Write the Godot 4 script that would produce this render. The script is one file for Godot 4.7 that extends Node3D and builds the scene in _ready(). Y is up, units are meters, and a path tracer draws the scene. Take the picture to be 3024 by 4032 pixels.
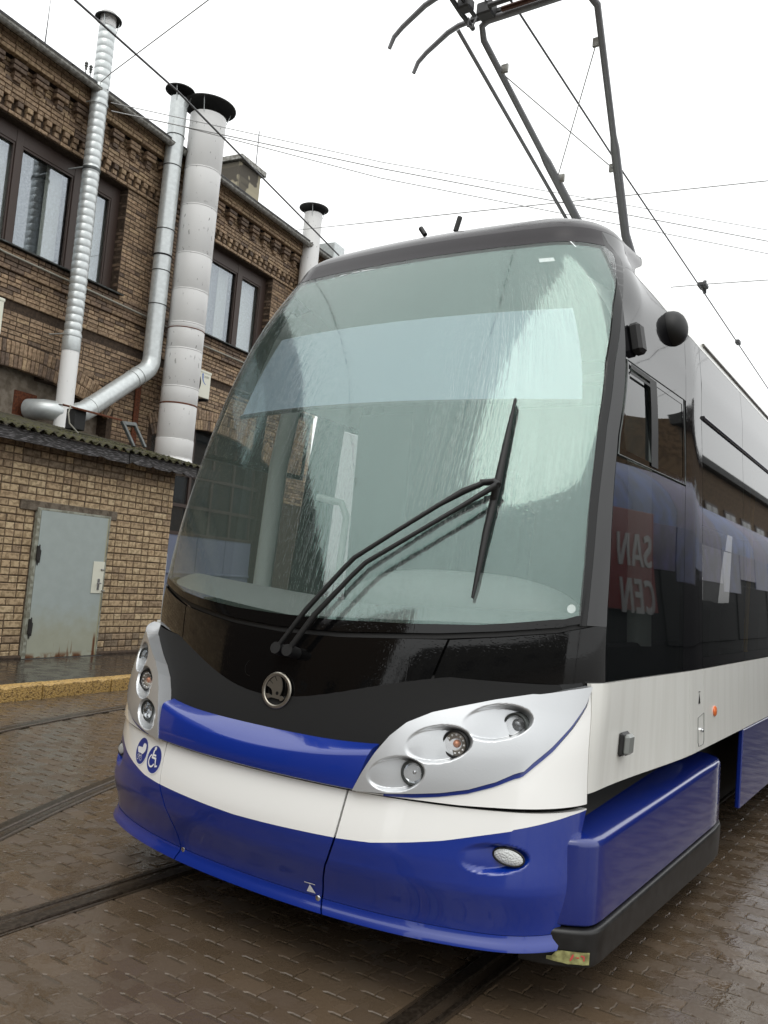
extends Node3D
# A tram standing in a rainy depot yard beside a brick workshop. Units are metres, the tram's axis is z, its front centre stands near the origin.

const CAM_POS := Vector3(2.2923, 1.5120, 2.8511)
const CAM_EULER := Vector3(0.07416, 0.59452, 0.08512)
const CAM_FOV := 62.234

var rng := RandomNumberGenerator.new()
var M := {}          # materials
var T := {}          # textures
var taken := {}      # names in use at top level
var brick_tints := {}

# ------------------------------------------------------------------ naming
func numbered(called: String) -> String:
	var n: int = taken.get(called, 0)
	taken[called] = n + 1
	return called if n == 0 else "%s_%03d" % [called, n]

func tag(o: Node, label: String, category: String, group := "") -> void:
	o.set_meta("label", label)
	o.set_meta("category", category)
	if group != "":
		o.set_meta("group", group)

func thing(called: String, label: String, category: String, where := Transform3D(), group := "") -> Node3D:
	var o := Node3D.new()
	o.name = numbered(called)
	add_child(o)
	o.transform = where
	tag(o, label, category, group)
	return o

func put(called: String, mesh: Mesh, m: Material, parent: Node = null, where := Transform3D()) -> MeshInstance3D:
	var o := MeshInstance3D.new()
	o.mesh = mesh
	if m:
		o.material_override = m
	if parent == null:
		o.name = numbered(called)
		add_child(o)
	else:
		o.name = called
		parent.add_child(o, true)
	o.transform = where
	return o

func structure(called: String, mesh: Mesh, m: Material, label: String) -> MeshInstance3D:
	var o := put(called, mesh, m)
	o.set_meta("kind", "structure")
	o.set_meta("label", label)
	return o

# ------------------------------------------------------------------ mesh building
class MB:
	var v := PackedVector3Array()
	var n := PackedVector3Array()
	var t := PackedVector2Array()
	var i := PackedInt32Array()

	func vert(p: Vector3, nn: Vector3, uv := Vector2.ZERO) -> int:
		v.append(p)
		n.append(nn)
		t.append(uv)
		return v.size() - 1

	func tri_i(a: int, b: int, c: int) -> void:
		# front faces run clockwise: the right-handed cross product points away from the normal
		var cr := (v[b] - v[a]).cross(v[c] - v[a])
		if cr.dot(n[a] + n[b] + n[c]) > 0.0:
			i.append_array(PackedInt32Array([a, c, b]))
		else:
			i.append_array(PackedInt32Array([a, b, c]))

	func tri(a: Vector3, b: Vector3, c: Vector3, out: Vector3) -> void:
		var nn := (b - a).cross(c - a)
		if nn.length_squared() < 1e-18:
			return
		nn = nn.normalized()
		if nn.dot(out) < 0.0:
			nn = -nn
		tri_i(vert(a, nn, Vector2(a.x + a.z, a.y)), vert(b, nn, Vector2(b.x + b.z, b.y)), vert(c, nn, Vector2(c.x + c.z, c.y)))

	func quad(a: Vector3, b: Vector3, c: Vector3, d: Vector3, out: Vector3) -> void:
		tri(a, b, c, out)
		tri(a, c, d, out)

	# rows of points; the normals come from the neighbours, turned towards «out»(point)
	func grid(g: Array, out: Callable, uvs: Array = [], closed := false) -> void:
		var rows := g.size()
		var cols: int = g[0].size()
		var first := v.size()
		for r in rows:
			for c in cols:
				var p: Vector3 = g[r][c]
				var c0 := c - 1
				var c1 := c + 1
				if closed:
					c0 = (c - 1 + cols - 1) % (cols - 1)
					c1 = (c + 1) % (cols - 1)
				else:
					c0 = maxi(c0, 0)
					c1 = mini(c1, cols - 1)
				var dx: Vector3 = g[r][c1] - g[r][c0]
				var dy: Vector3 = g[mini(r + 1, rows - 1)][c] - g[maxi(r - 1, 0)][c]
				var nn := dx.cross(dy)
				var o: Vector3 = out.call(p)
				nn = nn.normalized() if nn.length_squared() > 1e-18 else o.normalized()
				if nn.dot(o) < 0.0:
					nn = -nn
				vert(p, nn, uvs[r][c] if uvs.size() else Vector2(float(c) / maxf(cols - 1, 1), float(r) / maxf(rows - 1, 1)))
		for r in rows - 1:
			for c in cols - 1:
				var a := first + r * cols + c
				tri_i(a, a + 1, a + cols + 1)
				tri_i(a, a + cols + 1, a + cols)

	func box(c: Vector3, s: Vector3, b := Basis()) -> void:
		var h := s * 0.5
		for ax in 3:
			for sg in [-1.0, 1.0]:
				var nn := Vector3.ZERO
				nn[ax] = sg
				var u := Vector3.ZERO
				u[(ax + 1) % 3] = h[(ax + 1) % 3]
				var w := Vector3.ZERO
				w[(ax + 2) % 3] = h[(ax + 2) % 3]
				var o := nn * h[ax]
				quad(c + b * (o - u - w), c + b * (o + u - w), c + b * (o + u + w), c + b * (o - u + w), b * nn)

	# a box whose twelve edges are chamfered
	func bevel_box(c: Vector3, s: Vector3, e: float, b := Basis()) -> void:
		var h := s * 0.5
		e = minf(e, minf(h.x, minf(h.y, h.z)) * 0.9)
		for ax in 3:
			var p := (ax + 1) % 3
			var q := (ax + 2) % 3
			for sg in [-1.0, 1.0]:
				var nn := Vector3.ZERO
				nn[ax] = sg
				var o := nn * h[ax]
				var u := Vector3.ZERO
				u[p] = h[p] - e
				var w := Vector3.ZERO
				w[q] = h[q] - e
				quad(c + b * (o - u - w), c + b * (o + u - w), c + b * (o + u + w), c + b * (o - u + w), b * nn)
			for s1 in [-1.0, 1.0]:
				for s2 in [-1.0, 1.0]:
					var f := Vector3.ZERO
					f[ax] = h[ax] - e
					var k1 := Vector3.ZERO
					k1[p] = s1 * h[p]
					k1[q] = s2 * (h[q] - e)
					var k2 := Vector3.ZERO
					k2[p] = s1 * (h[p] - e)
					k2[q] = s2 * h[q]
					quad(c + b * (k1 - f), c + b * (k1 + f), c + b * (k2 + f), c + b * (k2 - f), b * (k1 + k2))
		for sx in [-1.0, 1.0]:
			for sy in [-1.0, 1.0]:
				for sz in [-1.0, 1.0]:
					var k := Vector3(sx, sy, sz)
					tri(c + b * (k * Vector3(h.x, h.y - e, h.z - e)), c + b * (k * Vector3(h.x - e, h.y, h.z - e)), c + b * (k * Vector3(h.x - e, h.y - e, h.z)), b * k)

	func tube(path: Array, radius, seg := 8, caps := true) -> void:
		var g := []
		var uvs := []
		var up := Vector3.UP
		var d0: Vector3 = (path[1] - path[0]).normalized()
		if absf(d0.dot(up)) > 0.9:
			up = Vector3.RIGHT
		var x := d0.cross(up).normalized()
		var along := 0.0
		var centres := []
		for k in path.size():
			var d: Vector3
			if k == 0:
				d = path[1] - path[0]
			elif k == path.size() - 1:
				d = path[k] - path[k - 1]
			else:
				d = (path[k + 1] - path[k]).normalized() + (path[k] - path[k - 1]).normalized()
			d = d.normalized()
			x = (x - d * x.dot(d)).normalized()
			var y := d.cross(x)
			var r: float = radius if radius is float else radius[k]
			if k > 0:
				along += (path[k] - path[k - 1]).length()
			var row := PackedVector3Array()
			var ruv := PackedVector2Array()
			for s in seg + 1:
				var a := TAU * s / seg
				row.append(path[k] + (x * cos(a) + y * sin(a)) * r)
				ruv.append(Vector2(float(s) / seg, along))
			g.append(row)
			uvs.append(ruv)
		var first := v.size()
		for k in g.size():
			for s in seg + 1:
				vert(g[k][s], (g[k][s] - path[k]).normalized(), uvs[k][s])
		for k in g.size() - 1:
			for s in seg:
				var a := first + k * (seg + 1) + s
				tri_i(a, a + 1, a + seg + 2)
				tri_i(a, a + seg + 2, a + seg + 1)
		if caps:
			for e in [0, path.size() - 1]:
				var o: Vector3 = (path[0] - path[1]) if e == 0 else (path[e] - path[e - 1])
				for s in seg:
					tri(path[e], g[e][s], g[e][s + 1], o)

	# a profile of (radius, height) turned about the y axis of «at»
	func lathe(profile: Array, seg: int, at := Transform3D(), sharp := false) -> void:
		for k in profile.size() - 1:
			var p0: Vector2 = profile[k]
			var p1: Vector2 = profile[k + 1]
			var d := p1 - p0
			if d.length() < 1e-7:
				continue
			var nf := Vector2(d.y, -d.x).normalized()
			var n0 := nf
			var n1 := nf
			if not sharp:
				if k > 0:
					var q: Vector2 = p0 - profile[k - 1]
					var m := Vector2(q.y, -q.x).normalized()
					if m.dot(nf) > 0.6:
						n0 = (nf + m).normalized()
				if k < profile.size() - 2:
					var q: Vector2 = profile[k + 2] - p1
					var m := Vector2(q.y, -q.x).normalized()
					if m.dot(nf) > 0.6:
						n1 = (nf + m).normalized()
			var first := v.size()
			for s in seg + 1:
				var a := TAU * s / seg
				var c := Vector3(cos(a), 0, sin(a))
				vert(at * (c * p0.x + Vector3.UP * p0.y), (at.basis * (c * n0.x + Vector3.UP * n0.y)).normalized(), Vector2(float(s) / seg, p0.y))
				vert(at * (c * p1.x + Vector3.UP * p1.y), (at.basis * (c * n1.x + Vector3.UP * n1.y)).normalized(), Vector2(float(s) / seg, p1.y))
			for s in seg:
				var a := first + s * 2
				tri_i(a, a + 1, a + 3)
				tri_i(a, a + 3, a + 2)

	func done() -> ArrayMesh:
		var m := ArrayMesh.new()
		if v.is_empty():
			return m
		var a := []
		a.resize(Mesh.ARRAY_MAX)
		a[Mesh.ARRAY_VERTEX] = v
		a[Mesh.ARRAY_NORMAL] = n
		a[Mesh.ARRAY_TEX_UV] = t
		a[Mesh.ARRAY_INDEX] = i
		m.add_surface_from_arrays(Mesh.PRIMITIVE_TRIANGLES, a)
		return m

func box_mesh(s: Vector3, e := 0.004) -> ArrayMesh:
	var mb := MB.new()
	mb.bevel_box(Vector3.ZERO, s, e)
	return mb.done()

func tube_mesh(path: Array, radius, seg := 8) -> ArrayMesh:
	var mb := MB.new()
	mb.tube(path, radius, seg)
	return mb.done()

func tab(t: Array, x: float) -> float:
	if x <= t[0][0]:
		return t[0][1]
	for k in range(1, t.size()):
		if x <= t[k][0]:
			var a: Array = t[k - 1]
			var b: Array = t[k]
			return lerpf(a[1], b[1], (x - a[0]) / maxf(b[0] - a[0], 1e-9))
	return t[t.size() - 1][1]

# ------------------------------------------------------------------ materials
func noise_tex(freq: float, octaves: int, c0: Color, c1: Color, size := 512, s := 1, kind := FastNoiseLite.TYPE_SIMPLEX_SMOOTH, p0 := 0.25, p1 := 0.75) -> NoiseTexture2D:
	var f := FastNoiseLite.new()
	f.seed = s
	f.noise_type = kind
	f.frequency = freq
	f.fractal_octaves = octaves
	var t := NoiseTexture2D.new()
	t.width = size
	t.height = size
	t.seamless = true
	t.noise = f
	var g := Gradient.new()
	g.offsets = PackedFloat32Array([p0, p1])
	g.colors = PackedColorArray([c0, c1])
	t.color_ramp = g
	return t

# wet concrete: even brown with sparse pale grains of stone
func speck_tex() -> NoiseTexture2D:
	var t := noise_tex(0.16, 2, Color(0.86, 0.85, 0.84), Color(1.0, 1.0, 1.0), 1024, 15)
	var g := Gradient.new()
	g.offsets = PackedFloat32Array([0.0, 0.5, 0.80, 0.86, 1.0])
	g.colors = PackedColorArray([Color(0.80, 0.79, 0.78), Color(0.90, 0.89, 0.88), Color(0.96, 0.955, 0.95), Color(1.0, 1.0, 1.0), Color(1.0, 1.0, 1.0)])
	t.color_ramp = g
	return t

func lin(r: float, g: float, b: float) -> Color:
	return Color(r, g, b).linear_to_srgb()

func plain(c: Color, rough: float, metal := 0.0, spec := 0.5) -> StandardMaterial3D:
	var m := StandardMaterial3D.new()
	m.albedo_color = c
	m.roughness = rough
	m.metallic = metal
	m.metallic_specular = spec
	return m

func world_tri(m: StandardMaterial3D, scale: float) -> void:
	m.uv1_triplanar = true
	m.uv1_world_triplanar = true
	m.uv1_scale = Vector3(scale, scale, scale)

func grainy(c: Color, spread: float, rough: float, scale: float, bump := 0.0, tex := "blotch") -> StandardMaterial3D:
	var m := plain(c, rough)
	m.albedo_texture = T[tex]
	world_tri(m, scale)
	if bump > 0.0:
		m.heightmap_enabled = true
		m.heightmap_texture = T["grain"]
		m.heightmap_scale = bump
	return m

# beads and runs of rain as heights
func rain_image(w: int, h: int, drops: int, rmin: float, rmax: float, runs: int) -> ImageTexture:
	var r := RandomNumberGenerator.new()
	r.seed = 77 + drops
	var a := PackedFloat32Array()
	a.resize(w * h)
	for k in drops:
		var cx := r.randf() * w
		var cy := r.randf() * h
		var rad := lerpf(rmin, rmax, pow(r.randf(), 3.0))
		var R := int(ceil(rad))
		for y in range(-R, R + 1):
			for x in range(-R, R + 1):
				var d := (x * x + y * y) / (rad * rad)
				if d < 1.0:
					var at := posmod(int(cy) + y, h) * w + posmod(int(cx) + x, w)
					a[at] = maxf(a[at], sqrt(1.0 - d) * minf(rad / rmax + 0.3, 1.0))
	for k in runs:
		var x := r.randf() * w
		var y0 := r.randi() % h
		var length := int(h * r.randf_range(0.15, 0.8))
		var wd := r.randf_range(1.2, 2.6)
		for y in length:
			x += r.randf_range(-0.55, 0.55)
			var hh := 0.45 + 0.35 * sin(y * 0.13 + k)
			for dx in range(-3, 4):
				var d := absf(dx) / wd
				if d < 1.0:
					var at := posmod(y0 + y, h) * w + posmod(int(x) + dx, w)
					a[at] = maxf(a[at], (1.0 - d * d) * hh)
	var im := Image.create_empty(w, h, false, Image.FORMAT_RGB8)
	for y in h:
		for x in w:
			var g := a[y * w + x]
			im.set_pixel(x, y, Color(g, g, g))
	return ImageTexture.create_from_image(im)

func make_materials() -> void:
	T["grain"] = noise_tex(0.06, 4, Color.BLACK, Color.WHITE, 512, 3)
	T["blotch"] = noise_tex(0.02, 5, Color(0.66, 0.64, 0.62), Color(1, 1, 1), 512, 5)
	T["dirt"] = noise_tex(0.012, 5, Color(0.76, 0.74, 0.71), Color(1, 1, 1), 512, 9, FastNoiseLite.TYPE_SIMPLEX_SMOOTH, 0.3, 0.62)
	T["speck"] = speck_tex()
	T["wet"] = noise_tex(0.008, 4, Color(0.2, 0.2, 0.2), Color(0.75, 0.75, 0.75), 512, 21, FastNoiseLite.TYPE_SIMPLEX_SMOOTH, 0.35, 0.7)
	T["fine_noise"] = noise_tex(0.035, 3, Color(0.93, 0.93, 0.93), Color(1, 1, 1), 512, 31)
	T["beads"] = rain_image(512, 512, 1500, 1.2, 5.5, 10)
	T["runs"] = rain_image(512, 1024, 1600, 1.0, 3.6, 150)

	# paintwork of the tram
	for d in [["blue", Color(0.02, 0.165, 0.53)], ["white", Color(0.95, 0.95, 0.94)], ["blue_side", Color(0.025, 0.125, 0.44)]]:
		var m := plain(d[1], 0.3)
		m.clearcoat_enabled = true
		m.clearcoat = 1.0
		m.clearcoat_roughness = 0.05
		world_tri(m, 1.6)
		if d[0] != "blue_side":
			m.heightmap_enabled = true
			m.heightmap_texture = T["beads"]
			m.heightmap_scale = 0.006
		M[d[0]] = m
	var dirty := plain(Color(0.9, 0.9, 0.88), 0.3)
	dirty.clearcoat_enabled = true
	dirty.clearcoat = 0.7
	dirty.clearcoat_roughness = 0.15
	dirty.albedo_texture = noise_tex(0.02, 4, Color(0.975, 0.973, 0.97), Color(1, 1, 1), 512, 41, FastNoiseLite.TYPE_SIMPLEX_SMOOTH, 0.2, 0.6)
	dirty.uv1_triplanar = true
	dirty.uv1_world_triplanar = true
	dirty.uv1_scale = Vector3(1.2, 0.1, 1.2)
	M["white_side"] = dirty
	var si := plain(Color(0.80, 0.81, 0.82), 0.34, 0.6)
	si.clearcoat_enabled = true
	si.clearcoat = 1.0
	si.clearcoat_roughness = 0.08
	si.heightmap_enabled = true
	si.heightmap_texture = T["beads"]
	si.heightmap_scale = 0.012
	world_tri(si, 2.4)
	M["silver"] = si
	var bl := plain(Color(0.04, 0.04, 0.042), 0.07, 0.0, 0.45)
	bl.heightmap_enabled = true
	bl.heightmap_texture = T["beads"]
	bl.heightmap_scale = 0.015
	world_tri(bl, 2.4)
	M["black_gloss"] = bl
	var bs := plain(Color(0.05, 0.05, 0.06), 0.04, 0.0, 0.62)
	bs.heightmap_enabled = true
	bs.heightmap_texture = T["beads"]
	bs.heightmap_scale = 0.004
	world_tri(bs, 1.6)
	M["black_side"] = bs
	var rb := plain(Color(0.2, 0.19, 0.2), 0.22, 0.0, 0.3)
	M["roof_black"] = rb
	M["rubber"] = plain(Color(0.06, 0.06, 0.06), 0.55)
	M["black_plastic"] = grainy(Color(0.13, 0.13, 0.13), 0.2, 0.42, 1.2)
	M["under"] = plain(Color(0.05, 0.05, 0.05), 0.9)
	M["reflector"] = plain(Color(0.68, 0.7, 0.72), 0.06, 1.0)
	M["chrome"] = plain(Color(0.85, 0.86, 0.87), 0.12, 1.0)
	M["badge"] = plain(Color(0.62, 0.6, 0.56), 0.3, 0.85)
	M["steel"] = plain(Color(0.6, 0.6, 0.6), 0.35, 0.9)
	M["decal_white"] = plain(Color(0.9, 0.9, 0.9), 0.4)
	M["decal_blue"] = plain(Color(0.12, 0.2, 0.52), 0.35)
	M["decal_black"] = plain(Color(0.05, 0.05, 0.05), 0.4)
	M["amber"] = plain(Color(0.85, 0.40, 0.10), 0.15)
	M["amber"].clearcoat_enabled = true
	M["amber_clear"] = plain(Color(0.8, 0.55, 0.42), 0.12, 0.3)
	M["projector"] = plain(Color(0.45, 0.46, 0.47), 0.05, 0.6)
	M["lens"] = plain(Color(0.85, 0.87, 0.88, 0.06), 0.03, 0.0, 0.5)
	M["lens"].transparency = BaseMaterial3D.TRANSPARENCY_ALPHA
	M["frosted"] = plain(Color(0.78, 0.79, 0.79), 0.15)
	M["frosted"].heightmap_enabled = true
	M["frosted"].heightmap_texture = T["grain"]
	M["frosted"].heightmap_scale = 0.3
	world_tri(M["frosted"], 4.0)
	M["grey_lens"] = plain(Color(0.5, 0.51, 0.5), 0.2)
	M["tape"] = grainy(Color(0.66, 0.66, 0.44), 0.2, 0.6, 3.0)
	M["red_ink"] = plain(Color(0.75, 0.28, 0.27), 0.6)
	# glass of the windscreen: two panes with rain on the outer one
	var g := plain(Color(0.56, 0.66, 0.63, 0.10), 0.03, 0.0, 0.5)
	g.transparency = BaseMaterial3D.TRANSPARENCY_ALPHA
	g.heightmap_enabled = true
	g.heightmap_texture = T["runs"]
	g.heightmap_scale = 0.06
	g.uv1_scale = Vector3(1.6, -0.8, 1)
	M["windscreen"] = g
	var gi := plain(Color(0.78, 0.92, 0.885, 1.0), 0.05, 1.0, 0.5)
	gi.transparency = BaseMaterial3D.TRANSPARENCY_ALPHA
	gi.albedo_texture = mirror_film_image()
	gi.heightmap_enabled = true
	gi.heightmap_texture = T["runs"]
	gi.heightmap_scale = 0.015
	gi.uv1_scale = Vector3(1.0, -0.6, 1)
	M["windscreen_inner"] = gi
	var gd := plain(Color(0.04, 0.05, 0.055, 0.8), 0.02, 0.0, 0.6)
	gd.transparency = BaseMaterial3D.TRANSPARENCY_ALPHA
	M["tinted"] = gd
	var gw := plain(Color(0.3, 0.33, 0.34, 0.15), 0.02, 0.0, 0.5)
	gw.transparency = BaseMaterial3D.TRANSPARENCY_ALPHA
	M["pane"] = gw
	var sgl := plain(Color(0.05, 0.06, 0.06, 0.35), 0.02, 0.0, 0.5)
	sgl.transparency = BaseMaterial3D.TRANSPARENCY_ALPHA
	M["side_glass"] = sgl
	# building panes mirror the sky more than the rooms let through
	var bp := plain(Color(0.82, 0.85, 0.88, 0.25), 0.03, 1.0)
	bp.transparency = BaseMaterial3D.TRANSPARENCY_ALPHA
	bp.albedo_texture = T["fine_noise"]
	M["house_pane"] = bp
	# cab
	M["dash"] = plain(Color(0.40, 0.43, 0.42), 0.6)
	M["cab_light"] = plain(Color(0.66, 0.70, 0.68), 0.6)
	M["cab_grey"] = plain(Color(0.33, 0.35, 0.35), 0.7)
	M["cab_dark"] = plain(Color(0.16, 0.17, 0.18), 0.7)
	M["blind"] = plain(Color(0.5, 0.57, 0.62), 0.8)
	M["blind"].backlight_enabled = true
	M["blind"].backlight = Color(0.3, 0.36, 0.4)
	M["seat"] = grainy(Color(0.1, 0.11, 0.13), 0.1, 0.9, 4.0)
	M["yellow_bar"] = plain(Color(0.75, 0.6, 0.15), 0.4)

	# yard
	M["mortar_bed"] = wet_stone(Color(0.31, 0.27, 0.22))
	for k in 5:
		var c := [Color(0.37, 0.32, 0.265), Color(0.355, 0.305, 0.25), Color(0.385, 0.33, 0.27), Color(0.365, 0.315, 0.265), Color(0.345, 0.295, 0.24)][k] as Color
		M["paver%d" % k] = wet_stone(c)
	var pv := wet_stone(Color(1, 1, 1))
	pv.vertex_color_use_as_albedo = true
	M["paver_many"] = pv
	var asp := wet_stone(Color(0.3, 0.275, 0.25))
	asp.roughness = 0.5
	M["asphalt"] = asp
	var wk := wet_stone(Color(0.22, 0.195, 0.175))
	wk.roughness = 0.45
	wk.heightmap_scale = 0.02
	M["walk"] = wk
	M["bitumen"] = wet_stone(Color(0.25, 0.215, 0.18))
	M["rail"] = grainy(Color(0.35, 0.31, 0.27), 0.3, 0.3, 4.0)
	M["rail"].metallic = 0.7
	M["rail_groove"] = plain(Color(0.07, 0.06, 0.055), 0.6)
	T["worn"] = noise_tex(0.03, 5, Color(0.6, 0.58, 0.55), Color(1.0, 1.0, 1.0), 512, 55, FastNoiseLite.TYPE_SIMPLEX_SMOOTH, 0.22, 0.5)
	var ky := grainy(Color(0.68, 0.47, 0.13), 0.4, 0.5, 1.6, 0.5, "worn")
	ky.albedo_color = Color(0.70, 0.57, 0.33)
	M["kerb_yellow"] = ky
	# masonry: tints shared by single bricks, a white one for the joined ones
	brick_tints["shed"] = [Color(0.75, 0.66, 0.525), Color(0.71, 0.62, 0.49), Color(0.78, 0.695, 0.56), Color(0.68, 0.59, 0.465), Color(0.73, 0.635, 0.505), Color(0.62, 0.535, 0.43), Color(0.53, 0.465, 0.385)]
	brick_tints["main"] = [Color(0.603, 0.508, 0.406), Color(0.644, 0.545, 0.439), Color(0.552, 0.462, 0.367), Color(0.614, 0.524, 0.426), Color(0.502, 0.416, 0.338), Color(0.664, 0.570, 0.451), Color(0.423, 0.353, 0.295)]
	for key in ["shed", "main"]:
		for k in 7:
			M["brick_%s%d" % [key, k]] = grainy(brick_tints[key][k], 0.3, 0.7, 2.2, 0.12, "dirt")
	var bm := grainy(Color(1, 1, 1), 0.3, 0.7, 2.2, 0.12, "dirt")
	bm.vertex_color_use_as_albedo = true
	M["brick_many"] = bm
	M["mortar"] = grainy(Color(0.40, 0.335, 0.27), 0.4, 0.9, 2.0, 0.3, "dirt")
	M["mortar_dark"] = grainy(Color(0.27, 0.215, 0.165), 0.4, 0.9, 2.0, 0.3, "dirt")
	M["plaster"] = grainy(Color(0.5, 0.46, 0.41), 0.4, 0.85, 0.6, 0.2, "dirt")
	M["concrete"] = grainy(Color(0.45, 0.41, 0.36), 0.4, 0.85, 1.0, 0.3, "dirt")
	M["frame_brown"] = plain(Color(0.235, 0.18, 0.155), 0.5)
	M["zinc"] = grainy(Color(0.80, 0.82, 0.82), 0.3, 0.36, 0.5, 0.0, "fine_noise")
	M["zinc"].metallic = 0.45
	M["zinc_dark"] = grainy(Color(0.34, 0.36, 0.36), 0.3, 0.45, 0.9)
	M["zinc_dark"].metallic = 0.5
	T["peel"] = noise_tex(0.018, 5, Color(0.5, 0.49, 0.48), Color(1, 1, 1), 512, 61, FastNoiseLite.TYPE_SIMPLEX_SMOOTH, 0.09, 0.15)
	M["pipe_white"] = plain(Color(0.88, 0.88, 0.875), 0.4)
	M["pipe_white"].albedo_texture = T["peel"]
	M["pipe_white"].uv1_triplanar = true
	M["pipe_white"].uv1_world_triplanar = true
	M["pipe_white"].uv1_scale = Vector3(1.1, 0.4, 1.1)
	M["rust"] = grainy(Color(0.42, 0.22, 0.11), 0.4, 0.8, 3.0, 0.3, "dirt")
	M["cap_dark"] = plain(Color(0.12, 0.125, 0.12), 0.5, 0.3)
	M["roof_dark"] = grainy(Color(0.2, 0.2, 0.2), 0.3, 0.6, 0.8, 0.3)
	M["gutter"] = grainy(Color(0.6, 0.6, 0.58), 0.3, 0.4, 1.0)
	M["gutter"].metallic = 0.4
	T["moss"] = noise_tex(0.02, 5, Color(0.20, 0.185, 0.165), Color(0.23, 0.22, 0.10), 512, 71, FastNoiseLite.TYPE_SIMPLEX_SMOOTH, 0.36, 0.6)
	var mo := plain(Color(1, 1, 1), 0.85)
	mo.albedo_texture = T["moss"]
	world_tri(mo, 0.7)
	mo.heightmap_enabled = true
	mo.heightmap_texture = T["grain"]
	mo.heightmap_scale = 0.8
	M["corrugated"] = mo
	M["moss"] = plain(Color(0.25, 0.26, 0.09), 0.95)
	T["oldwood"] = noise_tex(0.03, 5, Color(0.13, 0.12, 0.115), Color(0.5, 0.49, 0.5), 512, 81, FastNoiseLite.TYPE_SIMPLEX_SMOOTH, 0.42, 0.8)
	var ow := plain(Color(1, 1, 1), 0.5)
	ow.albedo_texture = T["oldwood"]
	ow.uv1_triplanar = true
	ow.uv1_scale = Vector3(0.5, 4.0, 4.0)
	M["old_wood"] = ow
	M["door_paint"] = door_material()
	M["door_frame"] = grainy(Color(0.62, 0.63, 0.58), 0.3, 0.5, 1.4, 0.0, "dirt")
	M["door_stain"] = plain(Color(0.13, 0.12, 0.11), 0.6)
	M["cream"] = plain(Color(0.86, 0.86, 0.80), 0.5)
	M["grey_grille"] = plain(Color(0.35, 0.36, 0.35), 0.5)
	M["swoosh"] = plain(Color(0.27, 0.43, 0.72), 0.5)
	M["print_grey"] = plain(Color(0.62, 0.62, 0.58), 0.5)
	M["curtain"] = plain(Color(0.75, 0.78, 0.74), 0.9)
	M["room"] = plain(Color(0.42, 0.44, 0.44), 0.9)
	M["room_dark"] = plain(Color(0.16, 0.16, 0.16), 0.9)
	M["gate_blue"] = plain(Color(0.42, 0.45, 0.53), 0.55)
	M["wire"] = plain(Color(0.3, 0.3, 0.31), 0.5, 0.1)
	M["wire_grey"] = plain(Color(0.62, 0.62, 0.62), 0.5, 0.1)
	M["panto"] = plain(Color(0.46, 0.46, 0.47), 0.45, 0.1)
	M["panto_dark"] = plain(Color(0.25, 0.25, 0.255), 0.5, 0.1)
	M["copper"] = plain(Color(0.3, 0.19, 0.15), 0.5, 0.5)
	M["cable_grey"] = plain(Color(0.55, 0.54, 0.5), 0.6)
	# things seen only as reflections
	M["ad_blue"] = grainy(Color(0.16, 0.34, 0.66), 0.4, 0.3, 0.25, 0.0, "blotch")
	M["ad_violet"] = grainy(Color(0.3, 0.25, 0.5), 0.4, 0.3, 0.25, 0.0, "blotch")
	M["ad_dark"] = plain(Color(0.1, 0.105, 0.11), 0.7)
	M["ad_mid"] = grainy(Color(0.2, 0.25, 0.5), 0.4, 0.3, 0.25, 0.0, "blotch")
	M["ad_red"] = plain(Color(0.5, 0.13, 0.12), 0.35)
	M["ad_white"] = plain(Color(0.68, 0.68, 0.68), 0.35)
	M["far_brick"] = grainy(Color(0.42, 0.34, 0.25), 0.4, 0.85, 0.5, 0.0, "dirt")
	M["far_grey"] = grainy(Color(0.5, 0.5, 0.49), 0.4, 0.85, 0.3, 0.0, "dirt")
	M["leaf"] = plain(Color(0.2, 0.23, 0.12), 0.8)
	M["bark"] = plain(Color(0.2, 0.17, 0.14), 0.9)

func wet_stone(c: Color) -> StandardMaterial3D:
	var m := plain(c, 0.55)
	m.albedo_texture = T["speck"]
	world_tri(m, 1.1)
	m.roughness_texture = T["wet"]
	m.roughness_texture_channel = BaseMaterial3D.TEXTURE_CHANNEL_RED
	m.heightmap_enabled = true
	m.heightmap_texture = T["grain"]
	m.heightmap_scale = 0.05
	return m

# mirror film added to strengthen the windscreen's reflections; runs of rain water make it mirror a little more or less
func mirror_film_image() -> ImageTexture:
	var w := 1024
	var h := 1024
	var r := RandomNumberGenerator.new()
	r.seed = 5
	var a := PackedFloat32Array()
	a.resize(w * h)
	a.fill(0.17)
	for k in 2600:
		var x := r.randf() * w
		var y0 := r.randi() % h
		var length := r.randi_range(30, 260)
		var amp := r.randf_range(-0.035, 0.05)
		var half := r.randf_range(0.6, 1.8)
		for y in length:
			x += r.randf_range(-0.25, 0.33)
			var f := sin(PI * y / length)
			for dx in range(-2, 3):
				var d := absf(dx) / half
				if d < 1.0:
					var at := posmod(y0 + y, h) * w + posmod(int(x) + dx, w)
					a[at] += amp * f * (1.0 - d)
	var im := Image.create_empty(w, h, false, Image.FORMAT_RGBA8)
	for y in h:
		for x in w:
			im.set_pixel(x, y, Color(1, 1, 1, clampf(a[y * w + x], 0.06, 0.4)))
	return ImageTexture.create_from_image(im)

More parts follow.
